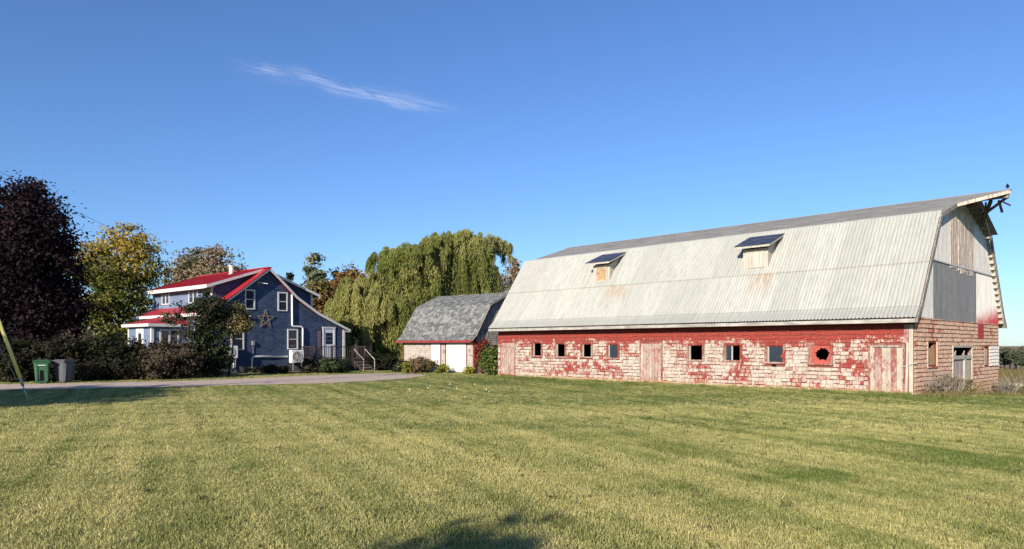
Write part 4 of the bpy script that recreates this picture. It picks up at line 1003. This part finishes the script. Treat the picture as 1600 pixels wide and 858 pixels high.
tree('orange leaved tree showing above the left of the willow', 'tree', 'orange_tree', 545, 72, [(545, 434, 20, 16), (530, 455, 20, 18), (560, 450, 22, 20)], 6000, .19, L_orange, 7, .16, clump=.35, seed=9)
tree('slim grey tree against the left end of the barn roof', 'tree', 'grey_tree', 806, 95, [(806, 425, 11, 20), (800, 450, 13, 18)], 3500, .20, L_dull, 8, .16, bark=M_bark2, clump=.3, seed=10, ntw=20, sub=3, rt=.03)
tree('pale feathery tree between the willow and the barn roof', 'tree', 'grey_tree', 780, 88, [(780, 440, 14, 14), (775, 460, 18, 16), (790, 465, 12, 14)], 3000, .18, leafmat('silver_leaf', (.22, .22, .20), (.36, .35, .33), None, None, .2), 6, .14, bark=M_bark2, clump=.3, seed=11, ntw=20, sub=3, rt=.03)

# weeping willows
def willow(label, px, Y, domes, ns, mat, h, seed):
    x = X_(px, Y); z = gz(x, Y); o = thing('willow_tree', label, 'willow', (x, Y, z)); g = np.random.default_rng(seed); k = Y / 1100
    D = np.array([(X_(a, Y) - x, g.uniform(-1, 1) * 1.2, Z_(b, Y) - z, c * k, max(c * k * .8, 1.2), d * k, e) for a, b, c, d, e in domes])
    E2 = []
    for q in range(len(D)):
        for _ in range(7):
            dd = g.normal(size=3); dd[2] = abs(dd[2]); dd /= np.linalg.norm(dd); kk = g.uniform(.12, .45)
            E2.append((*(D[q, :3] + dd * D[q, 3:6] * g.uniform(.75, 1.0)), D[q, 3] * kk, D[q, 4] * kk, D[q, 5] * kk * g.uniform(.6, 1.1), D[q, 6] * g.uniform(.35, .9)))
    D0 = D; D = np.vstack([D, np.array(E2)])
    nb_ = ns // 15; ki = g.integers(0, nb_, ns)
    w = D[:, 3] * D[:, 5]; w /= w.sum(); ib = g.choice(len(D), nb_, p=w); i = ib[ki]; db = g.normal(size=(nb_, 3)); d = db[ki] + g.normal(size=(ns, 3)) * .11; d[:, 2] = np.abs(d[:, 2]) * .9 - .15 * g.random(ns); d /= np.linalg.norm(d, axis=1)[:, None]
    P0 = D[i, :3] + d * D[i, 3:6] * (.50 + .58 * g.random(nb_) ** .8)[ki][:, None]
    L = (D[i, 6] * (.3 + .8 * g.random(nb_)[ki] * (.8 + .4 * g.random(ns)))); L = np.minimum(L, P0[:, 2] - .35 + .6 * g.random(ns)); L = np.maximum(L, .25)
    out = d[:, :2] * (.5 + .4 * g.random((ns, 1))); sway = g.normal(size=(ns, 2)) * .12
    nl = 34; V = []
    for s in range(nl):
        f = (s + g.random(ns)) / nl
        reach = (1 - (1 - f) ** 2) * np.minimum(.6, L * .3); px_ = P0[:, 0] + out[:, 0] * reach + sway[:, 0] * f * L * .35; py_ = P0[:, 1] + out[:, 1] * reach + sway[:, 1] * f * L * .35; pz = P0[:, 2] + .12 * np.sin(f * 3) - L * f ** 1.25
        c = np.stack([px_, py_, pz], 1) + g.normal(size=(ns, 3)) * np.array([.055, .055, .05])
        hh_ = (.20 + .20 * g.random(ns)); a = g.random(ns) * 6.283; ww = .020 + .018 * g.random(ns)
        tilt = g.normal(size=(ns, 2)) * .28 * hh_[:, None]; tip = np.stack([tilt[:, 0], tilt[:, 1], -hh_ * (.7 + .3 * g.random(ns))], 1); sd_ = np.stack([np.cos(a) * ww, np.sin(a) * ww, 0 * a], 1)
        V.append(np.stack([c, c + tip * .5 + sd_, c + tip, c + tip * .5 - sd_], 1))
    V = np.concatenate(V).reshape(-1, 3); n = len(V) // 4; q = np.arange(n)[:, None] * 4
    link('crown', nmesh('crown', V, np.hstack([q, q + 1, q + 2, q + 3])), mat, o)
    T = [(a[0] + g.uniform(-.4, .4) * a[3], a[1] + g.uniform(-.4, .4) * a[4], a[2] + a[5] * .35) for a in D0 for _ in range(3)]
    limbs('trunk', (0, 0, 0), h, .5, T, M_bark, o, seed, .04, 1); return o
willow('broad weeping willow filling the gap between house and shed', 600, 57,
       [(520, 500, 26, 28, 2.4), (512, 520, 18, 20, 1.8), (614, 442, 46, 54, 3.0), (572, 476, 42, 52, 3.2), (536, 492, 32, 36, 3.0), (640, 455, 52, 62, 3.2), (594, 505, 60, 48, 3.6), (556, 520, 46, 38, 3.5), (628, 510, 50, 44, 3.5), (622, 402, 30, 20, 1.6), (650, 412, 34, 34, 2.2), (590, 455, 22, 20, 2.0), (655, 500, 30, 50, 3.0)], 8800, L_willow, 6.5, 21)
willow('taller weeping willow standing behind the shed roof', 715, 59.5,
       [(685, 405, 36, 40, 2.8), (715, 400, 40, 38, 2.6), (758, 395, 34, 30, 2.2), (700, 435, 52, 46, 3.2), (745, 430, 38, 40, 2.8), (672, 470, 44, 50, 3.4), (720, 470, 54, 44, 3.0), (778, 385, 18, 18, 1.2), (688, 380, 18, 16, 1.0), (640, 395, 22, 14, 1.2), (768, 440, 16, 26, 1.6), (735, 375, 24, 12, 1.0)], 8200, L_willow2, 8.2, 22)

# hedges and shrubs.  (x, y) on the ground
def shrub(label, name, px, Y, w, h, mat, n, size=.09, seed=1, clump=.16, group=None, cat='shrub', stems=True, d=None, lumps=7, z0=.0):
    x = X_(px, Y); z = gz(x, Y); g = random.Random(seed); o = thing(name, label, cat, (x, Y, z), 0, group); B = []; d = d or w
    for i in range(lumps):
        a = g.uniform(0, 6.28); q = math.sqrt(g.random()) * .55; zz = h * g.uniform(.22, .70); rr_ = g.uniform(.26, .40)
        B.append((q * w / 2 * 1.1 * math.cos(a), q * d / 2 * math.sin(a), zz + z0, w * rr_, d * rr_, min(h * .34, max(.1, h - zz - .05))))
    leaf_cloud('foliage', B, n, size, mat, o, clump, None, 1.7, .35, .1, seed)
    m = MB()
    for i in range(7):
        b = B[i % len(B)]; m.tube([(g.uniform(-.12, .12), g.uniform(-.1, .1), -.05), (b[0] * .5, b[1] * .5, b[2] * .5), (b[0] + g.uniform(-.1, .1), b[1], b[2] + b[5] * .6)], [.03, .02, .006], 5)
    m.build('stem', M_bark, o, True); return o
HG = 'dark shrubs of the hedge along the drive'
hl = [(6, 33.6, 2.8, 2.2, 'dark hedge shrub at the far left edge behind the guy wire'), (48, 34.2, 2.6, 2.1, 'dark hedge shrub directly behind the green bin'), (92, 34.6, 2.6, 2.2, 'dark hedge shrub directly behind the grey bin'),
      (130, 34.6, 2.6, 2.3, 'dark hedge shrub just right of the grey bin'), (168, 35.0, 2.8, 2.3, 'dark hedge shrub midway between the grey bin and the porch'), (206, 35.6, 2.8, 2.0, 'dark hedge shrub left of the brown shrubs below the porch')]
for i, (px, Y, w_, h_, lab) in enumerate(hl): shrub(lab, 'hedge_shrub', px, Y, w_ * 1.12, h_, L_hedge, 7500, .078, 40 + i, .18, HG, lumps=9)
shrub('brown leaved shrub in the hedge below the porch door', 'hedge_shrub', 240, 35.2, 2.3, 1.75, L_hedge2, 6500, .075, 50, .16, HG, lumps=9)
shrub('brown and pinkish shrub in the hedge at its right end', 'hedge_shrub', 275, 36.0, 2.3, 1.9, L_hedge2, 6500, .075, 51, .16, HG, lumps=9)
shrub('second row dark shrub against the porch wall', 'hedge_shrub', 258, 39.5, 3.2, 2.0, L_hedge, 5000, .10, 52, .18, HG, lumps=9)
shrub('yellowish shrub showing over the hedge left of the porch', 'yellow_shrub', 205, 38.5, 1.8, 2.3, L_yshrub, 2600, .09, 53, .16)
shrub('pinkish brown shrub top over the hedge below the golden tree', 'hedge_shrub', 135, 37.5, 2.8, 2.75, L_hedge2, 4200, .10, 54, .2, HG, lumps=9)
tree('dark dense cedar hiding the left corner of the house', 'cedar', 'cedar_tree', 322, 38.6, [(324, 498, 16, 32), (314, 530, 19, 30), (336, 528, 20, 36), (328, 560, 26, 24), (308, 562, 18, 22), (345, 556, 15, 22), (330, 482, 10, 14)], 9000, .10, L_shade, 3.2, .12, clump=.2, droop=.1, seed=61)
tree('yellow topped shrub tree before the blue gable wall', 'shrub tree', 'small_tree', 358, 39.4, [(362, 492, 20, 16), (352, 505, 16, 16), (375, 500, 14, 14), (380, 512, 10, 10), (346, 482, 9, 9)], 6500, .085, L_yshrub, 3.0, .06, clump=.14, seed=62)
tree('thin airy tree with sparse dark leaves before the porch', 'tree', 'thin_tree', 296, 38.0, [(300, 480, 30, 12), (275, 497, 18, 10), (322, 470, 20, 16), (285, 525, 22, 18), (345, 470, 12, 12)], 2300, .08, L_shade, 3.4, .05, clump=.16, seed=63, ntw=40, sub=3, rt=.008, shell=.1)
shrub('low spreading green shrub under the heat pump', 'low_shrub', 420, 43.6, 2.2, .5, L_hedge, 2200, .08, 64, .12)
shrub('leafy green shrub at the left foot of the deck', 'deck_shrub', 488, 44.2, 1.4, .95, L_hedge2, 2400, .08, 65, .13)
shrub('grey green shrub in front of the middle of the deck', 'deck_shrub', 512, 44.0, 1.5, .95, leafmat('greygreen_leaf', (.03, .045, .02), (.09, .12, .06), None, None, .15, 1.), 2600, .08, 66, .13)
shrub('dark green shrub beside the deck steps', 'deck_shrub', 530, 44.6, 1.1, .8, L_hedge, 1800, .08, 67, .12)
for i, (px, lab) in enumerate([(572, 'left dark bush under the hanging willow'), (590, 'middle dark bush under the hanging willow'), (609, 'right dark bush under the hanging willow beside the shed')]):
    shrub(lab, 'dark_bush', px, 49.5, 1.35, 1.15, L_hedge, 2600, .09, 70 + i, .13, 'dark bushes under the willow')
shrub('rounded brownish bush against the shed wall left of the doors', 'rounded_bush', 656, 44.4, 1.6, 1.0, leafmat('brown_bush', (.05, .045, .02), (.15, .11, .05), (.24, .15, .09), None, .15, 1.4), 3400, .08, 75, .13)
shrub('small yellow plant at the foot of the brown bush', 'yellow_plant', 638, 43.9, .7, .7, L_yellow, 900, .07, 76, .1, cat='plant')
shrub('dark green bush at the left corner of the shed', 'corner_bush', 628, 45.8, .9, .85, L_hedge2, 1300, .08, 77, .12)
shrub('yellow green clump between the two white doors', 'yellow_plant', 690, 43.6, 1.0, .5, L_yellow, 900, .08, 78, .11, cat='plant')
shrub('yellow green clump right of the wide white door', 'yellow_plant', 730, 42.2, .8, .42, L_yellow, 700, .08, 79, .11, cat='plant')
shrub('bright green leafy bush against the left end of the barn', 'green_bush', 766, 40.2, 1.05, 1.55, L_green, 4200, .085, 80, .14, lumps=10)
shrub('red vine climbing the side wall of the shed', 'red_vine', 755, 43.6, .75, 2.4, L_red, 2600, .085, 81, .12, cat='vine', lumps=9, d=.35)
# weeds by the barn gable
def at_barn(a, b): return barn_pt(a, b, 0)[:2]
for i, (a, b, w_, h_, mt, lab) in enumerate([(.7, -.5, .7, .75, 'bare', 'grey twiggy weeds at the near corner of the barn'), (2.2, -.5, .9, .85, 'bare', 'grey bramble under the gable window of the barn'), (3.6, -.6, .9, .7, 'dry', 'yellowish dry weeds left of the gable doorway'), (9.2, -.7, 1.1, .75, 'bare', 'grey brown bramble right of the gable doorway'), (11.2, -.9, 1.3, .75, 'green', 'green and grey bramble at the far corner of the gable'), (13.4, -.8, 1.5, 1.0, 'green', 'leafy green weed clump beyond the barn corner')]):
    x, y = at_barn(a, b); o = thing('weed_clump', lab, 'weeds', (x, y, gz(x, y)), 0, 'weed clumps along the barn gable'); g = random.Random(90 + i); m = MB()
    for k in range(70):
        an = g.uniform(0, 6.28); q = g.random() * w_ / 2; e = (q * math.cos(an) * 1.6 + g.uniform(-.15, .15), q * math.sin(an) * 1.6, h_ * g.uniform(.5, 1.1)); s = (q * math.cos(an) * .7, q * math.sin(an) * .7, -.05)
        md_ = ((s[0] + e[0]) / 2 + g.uniform(-.06, .06), (s[1] + e[1]) / 2, e[2] * .6); m.tube([s, md_, e], [.008, .006, .002], 3, False)
    m.build('stem', M_greywood if mt != 'dry' else M_dry, o)
    leaf_cloud('foliage', [(0, 0, h_ * .35, w_ * .55, w_ * .5, h_ * .35), (w_ * .3, 0, h_ * .55, w_ * .3, w_ * .3, h_ * .3)], 650, .045, {'bare': leafmat('withered_leaf', (.10, .085, .05), (.24, .20, .14), None, None, .15, 2) if 'withered_leaf' not in bpy.data.materials else bpy.data.materials['withered_leaf'], 'dry': L_yshrub, 'green': L_green}[mt], o, .11, None, 2.0, .2, .1, 95 + i)
# rough grass along the gable and the old field beyond
rc = local_cells(BARN, BARN_R, -.4, 13.5, -1.3, -.1, .3, 26) + local_cells(BARN, BARN_R, 12.2, 17, -3.2, 6, .6, 16)
scatter('rough_grass', rc, [tuft('weed_tuft', 16, .14, .22, .014, M_weed, s, .7) for s in (11, 12, 13)], .5, 1.3, 12, kind='stuff')
fc = local_cells(BARN, BARN_R, 18, 60, -14, 24, 2, 3.2) + local_cells(BARN, BARN_R, 60, 120, -30, 40, 5, .5)
scatter('field_grass', fc, [tuft('dry_tuft', 26, .3, .95, .02, M_dry, s, .5) for s in (14, 15, 16)], .6, 1.4, 13, kind='stuff')
# stones by the corner
M_stone = plain('pale_stone', (.46, .43, .39), .9, .15, var=.2, scale=4)
def stone(px, py, w_, d, h_, rz, lab, seed):
    Y = 27.5; 
    for _ in range(12): x = X_(px, Y); Y = 1100 * (1.7 - gz(x, Y)) / (py - 540)
    g = random.Random(seed); m = MB(); pts = []
    for z, k in ((-.05, 1), (h_ * .5, 1.0), (h_, .72)):
        for q in range(9): a = 6.283 * q / 9; r_ = g.uniform(.85, 1.1) * k; pts.append((w_ / 2 * r_ * math.cos(a), d / 2 * r_ * math.sin(a), z + g.uniform(-.02, .02)))
    f = [tuple(range(18, 27))] + [(l * 9 + q, l * 9 + (q + 1) % 9, l * 9 + 9 + (q + 1) % 9, l * 9 + 9 + q) for l in (0, 1) for q in range(9)]
    m.add(pts, f); o = m.build('stone', M_stone); o.location = (x, Y, gz(x, Y)); o.rotation_euler = (0, 0, rz); tag(o, lab, 'stone', 'pale stones beside the barn')
stone(1592, 612, .7, .6, .42, .3, 'largest pale stone block at the right edge', 1)
stone(1574, 610, .45, .4, .30, 1.0, 'upright pale stone left of the largest block', 2)
# far wood
for i in range(26):
    px = 1552 + i * 9.5 + rng.uniform(-3, 3); Y = 262 + rng.uniform(-14, 22); top = 545 + rng.uniform(-6, 7) if px > 1566 else 549; w_ = rng.uniform(8, 11)
    x = X_(px, Y); z = gz(x, Y); k = Y / 1100; o = thing('far_tree', 'dark tree in the distant wood right of the barn', 'tree', (x, Y, z), 0, 'trees of the distant wood right of the barn')
    H = Z_(top, Y) - z
    leaf_cloud('crown', [(0, 0, H * .72, w_ * k * .5, 2.4, H * .26), (.6, 0, H * .5, w_ * k * .55, 2.5, H * .28)], 1500, .62, L_fir, o, .55, None, 1.4, .3, .1, 200 + i)
    m = MB(); m.tube([(0, 0, -.5), (0, 0, H * .5), (0, 0, H * .95)], [.26, .2, .05], 6)
    m.tube([(1.1, -1.5, -.5), (1.2, -1.5, H * .5)], [.16, .08], 5); m.build('trunk', M_bark2, o, True)
# further woods all round that close the horizon behind the trees
def far_wood(label, x0, x1, Y, seed):
    g = random.Random(seed); B = []; x = x0
    while x < x1: h_ = g.uniform(7, 12); B.append((x, Y + g.uniform(-8, 8), gz(x, Y) + h_ * .5, g.uniform(4, 7), 5, h_ * .55)); x += g.uniform(5, 9)
    o = leaf_cloud('far_wood', B, int(len(B) * 420), 1.0, L_fir, None, .9, None, 1.4, .3, .1, seed); o['kind'] = 'stuff'; return o
far_wood('', -420, 210, 290, 1); far_wood('', 330, 620, 300, 2)

# ================================================================== BINS, WIRES, POLE
def bin_(x, y, rz, mat, label, dark=False):
    o = thing('wheelie_bin', label, 'bin', (x, y, gz(x, y)), rz, 'wheeled bins beside the drive')
    w0, w1, d0_, d1_, h = .24, .31, .27, .36, .98
    m = MB(); v = []
    for z, w_, d in ((.05, w0, d0_), (.5, (w0 + w1) / 2, (d0_ + d1_) / 2), (h, w1, d1_)):
        for (a, b) in ((-1, -.8), (-.8, -1), (.8, -1), (1, -.8), (1, .8), (.8, 1), (-.8, 1), (-1, .8)): v.append((a * w_, b * d, z))
    f = [tuple(range(7, -1, -1))] + [(l * 8 + i, l * 8 + (i + 1) % 8, l * 8 + 8 + (i + 1) % 8, l * 8 + 8 + i) for l in (0, 1) for i in range(8)]
    m.add(v, f); m.build('body', mat, o)
    MB().bev(-.335, .335, -.385, .40, h - .045, h, .012).build('rim', mat, o)
    m = MB(); m.bev(-.35, .35, -.41, .40, h + .002, h + .05, .02); m.bev(-.26, .26, -.33, .32, h + .051, h + .085, .02); m.build('lid', mat, o)
    # moulded ribs and recess of the front face
    for s in (-.19, .19): MB().prism([(s - .035, -.285, .10), (s + .035, -.285, .10), (s + .03, -.345, .78), (s - .03, -.345, .78)], (0, -.022, 0)).build('rib', mat, o)
    MB().prism([(-.09, -.287, .12), (.09, -.287, .12), (.07, -.325, .60), (-.07, -.325, .60)], (0, .006, 0)).build('recess', M_dark if not dark else mat, o)
    MB().bev(-.24, .24, -.375, -.34, .78, .86, .01).build('lift_bar', mat, o)
    MB().box(-.14, .14, -.3795, -.3755, .80, .84).build('sticker', M_trim, o) if not dark else None
    for s in (-.27, .27): MB().tube([(s - .025, .30, .11), (s + .025, .30, .11)], .11, 14).build('wheel', M_dark, o, False)
    MB().tube([(-.28, .43, h - .02), (.28, .43, h - .02)], .016, 8).build('handle', mat, o, True)
    return o
M_gbin = plain('green_plastic', (.035, .115, .055), .5, .4, var=.08); M_kbin = plain('charcoal_plastic', (.085, .09, .10), .5, .4, var=.08)
bin_(-21.28, 31.9, R(30), M_gbin, 'green wheeled bin with white sticker beside the drive')
bin_(-20.60, 32.4, R(72), M_kbin, 'charcoal grey wheeled bin turned sideways beside the drive', True)
A = Vector((-14.24, 20.78, 0)); P0 = Vector((-17.45, 20.4, 0)); M_steel = plain('galvanised_wire', (.35, .35, .34), .45, .5, .6)
gw = thing('guy_wire', 'utility pole guy wire with long yellow guard at left edge', 'guy wire', A)
def rel(v): return v - A
top1, top2 = P0 + Vector((0, 0, 9.3)), P0 + Vector((0, 0, 6.4))
MB().tube([(.04, 0, -.15), rel(A.lerp(top1, .075))], .018, 8).build('anchor_rod', M_steel, gw, True)
MB().tube([rel(A.lerp(top1, .07)), rel(top1)], .009, 6).build('cable', M_steel, gw, True)
MB().tube([rel(A.lerp(top1, .07)), rel(A.lerp(top2, .11)), rel(top2)], .007, 6).build('cable', M_steel, gw, True)
MB().tube([rel(A.lerp(top1, .078)), rel(A.lerp(top1, .34))], .050, 12).build('guard', plain('yellow_guard', (.92, .74, .22), .5, .4, var=.06), gw, True)
MB().tube([rel(A.lerp(top1, .055)), rel(A.lerp(top1, .085))], .04, 8).build('clamp', M_steel, gw, True)
pole = thing('utility_pole', 'wooden utility pole standing just outside the left edge', 'pole', P0)
MB().tube([(0, 0, -.5), (0, 0, 9.6)], [.16, .11], 12).build('shaft', M_greywood, pole, True)
MB().box(-1.1, 1.1, -.06, .06, 9.0, 9.12).build('crossarm', M_greywood, pole)
for s in (-1, 0, 1): MB().tube([(s * .9, 0, 9.12), (s * .9, 0, 9.3)], [.05, .03], 8).build('insulator', M_steel, pole, True)
hp = Vector(house_pt(-6.7, -.12, 5.9)); s0 = P0 + Vector((0, .15, 8.2)); pts = []
for i in range(25): f = i / 24; p = s0.lerp(hp, f); p.z -= 1.4 * 4 * f * (1 - f) * .5; pts.append(p)
tag(MB().tube(pts, .006, 5).build('service_wire', M_dark, None, True), 'thin overhead service wire running to the house gable', 'wire')

# small white puffball mushrooms on the lawn
m = MB(); g = random.Random(77)
for (px, py) in [(640, 609), (668, 606), (672, 604), (703, 601), (714, 604), (714, 607), (742, 601), (760, 609), (764, 612), (694, 611)]:
    Y = 1870 / (py - 540); x = X_(px, Y); r_ = .024 * g.uniform(.8, 1.4)
    m.tube([(x, Y, gz(x, Y)), (x, Y, gz(x, Y) + r_ * .9), (x, Y, gz(x, Y) + r_ * 1.6), (x, Y, gz(x, Y) + r_ * 2.0)], [r_ * .7, r_, r_ * .8, r_ * .2], 7)
m.build('lawn_mushrooms', M_trim, None, True, kind='stuff')

# trees beyond the left and behind the viewer whose shade falls on the lawn
TN = math.tan(SUN_EL)
def caster(tx, ty, H): return tx + SX * H / TN, ty + SY * H / TN
tree_defs = [(*caster(-14.3, 27.6, 8.2), 8.2, 4.6, 2.9, 14000, 'broad tree outside the left edge whose shade crosses the lawn'), (*caster(-.05, 6.8, 7.15), 7.15, .8, 2.3, 3400, 'slender tree behind the viewer whose shade tips onto the lawn')]
for i, (x, y, H, rx, rz_, n, lab) in enumerate(tree_defs):
    o = thing('shade_tree', lab, 'tree', (x, y, 0)); zc = H - rz_
    leaf_cloud('crown', [(0, 0, zc, rx, rx, rz_), (rx * .4, .3, zc - .3, rx * .6, rx * .6, rz_ * .8)], n, .32 if i == 0 else .2, L_green, o, .5 if i == 0 else .28, None, 1.5, .1, .1, 300 + i)
    limbs('trunk', (0, 0, 0), H - 1.5, .25, [(rx * .6 * math.cos(k), rx * .6 * math.sin(k), zc + rz_ * .5 * math.sin(k * 2)) for k in range(8)], M_bark, o, 5 + i)

# wisp of cirrus high over the house
def cirrus():
    Hc = 3000.; pl = [(340, 92), (400, 108), (470, 122), (540, 140), (600, 152), (680, 168), (760, 176)]
    V = []; F = []; UV = []; nj = 24; P = resample(pl, 60)
    for i, (px, py) in enumerate(P):
        for j in range(nj + 1):
            dx, dy = P[min(i + 1, 59)][0] - P[max(i - 1, 0)][0], P[min(i + 1, 59)][1] - P[max(i - 1, 0)][1]; L = math.hypot(dx, dy); off = (j / nj - .5) * 110
            qx, qy = px - dy / L * off, py + dx / L * off; hgt = Hc + 6 * math.sin(i * .7 + j); Y = (hgt - 1.7) * 1100 / (540 - qy); V.append((X_(qx, Y), Y, hgt)); UV.append((i / 59, j / nj - .5))
    for i in range(59):
        for j in range(nj): a = i * (nj + 1) + j; F.append((a, a + 1, a + nj + 2, a + nj + 1))
    me = bpy.data.meshes.new('cirrus_cloud'); me.from_pydata(V, [], F); uv = me.uv_layers.new(name='UVMap')
    for l in me.loops: uv.data[l.index].uv = UV[l.vertex_index]
    t = NT('cirrus'); u = t._tc().outputs['UV']; a, b, _ = t.sep(u)
    nz = t.noise(t.mapping(u, (5, 9, 1)), 1.6, 6, .62, .6); warp = t.math('MULTIPLY', t.math('SUBTRACT', t.noise(t.mapping(u, (3.2, 1, 1)), 1.5, 3), .5), .22)
    bb = t.math('ABSOLUTE', t.math('ADD', b, warp)); wid = t.rng(bb, .20, .0)
    b2 = t.math('ADD', b, t.math('MULTIPLY', t.math('SUBTRACT', a, .55), -.34)); core2 = t.math('MULTIPLY', t.rng(t.math('ABSOLUTE', t.math('ADD', b2, warp)), .09, 0), t.rng(a, .45, .6))
    core2 = t.math('MULTIPLY', core2, t.rng(a, .85, .7))
    ends = t.math('MULTIPLY', t.rng(a, .02, .22), t.rng(a, .98, .62))
    str_ = t.noise(t.mapping(u, (2.5, 34, 1), (0, 0, R(2))), 1.2, 5, .6, .3)
    al = t.math('MULTIPLY', t.math('MULTIPLY', t.math('POWER', wid, 1.8), ends), t.math('MULTIPLY', t.rng(nz, .30, .70), t.rng(str_, .2, .75)))
    al = t.math('ADD', t.math('MULTIPLY', al, 1.0), t.math('MULTIPLY', core2, t.math('MULTIPLY', t.rng(nz, .35, .7), .35)), None, True)
    al = t.math('MULTIPLY', al, .30)
    em = t.n.new('ShaderNodeBsdfTranslucent'); em.inputs[0].default_value = (.95, .95, .95, 1); tp = t.n.new('ShaderNodeBsdfTransparent'); df = t.n.new('ShaderNodeBsdfDiffuse'); df.inputs[0].default_value = (.95, .95, .95, 1)
    ad = t.n.new('ShaderNodeAddShader'); t.l.new(em.outputs[0], ad.inputs[0]); t.l.new(df.outputs[0], ad.inputs[1])
    mx = t.n.new('ShaderNodeMixShader'); t.l.new(al, mx.inputs[0]); t.l.new(tp.outputs[0], mx.inputs[1]); t.l.new(ad.outputs[0], mx.inputs[2]); t.l.new(mx.outputs[0], t.out.inputs[0])
    o = link('cirrus_cloud', me, t.m, None, True); o['kind'] = 'structure'; tag(o, 'thin wisp of white cirrus high in the blue sky', 'cloud')
cirrus()
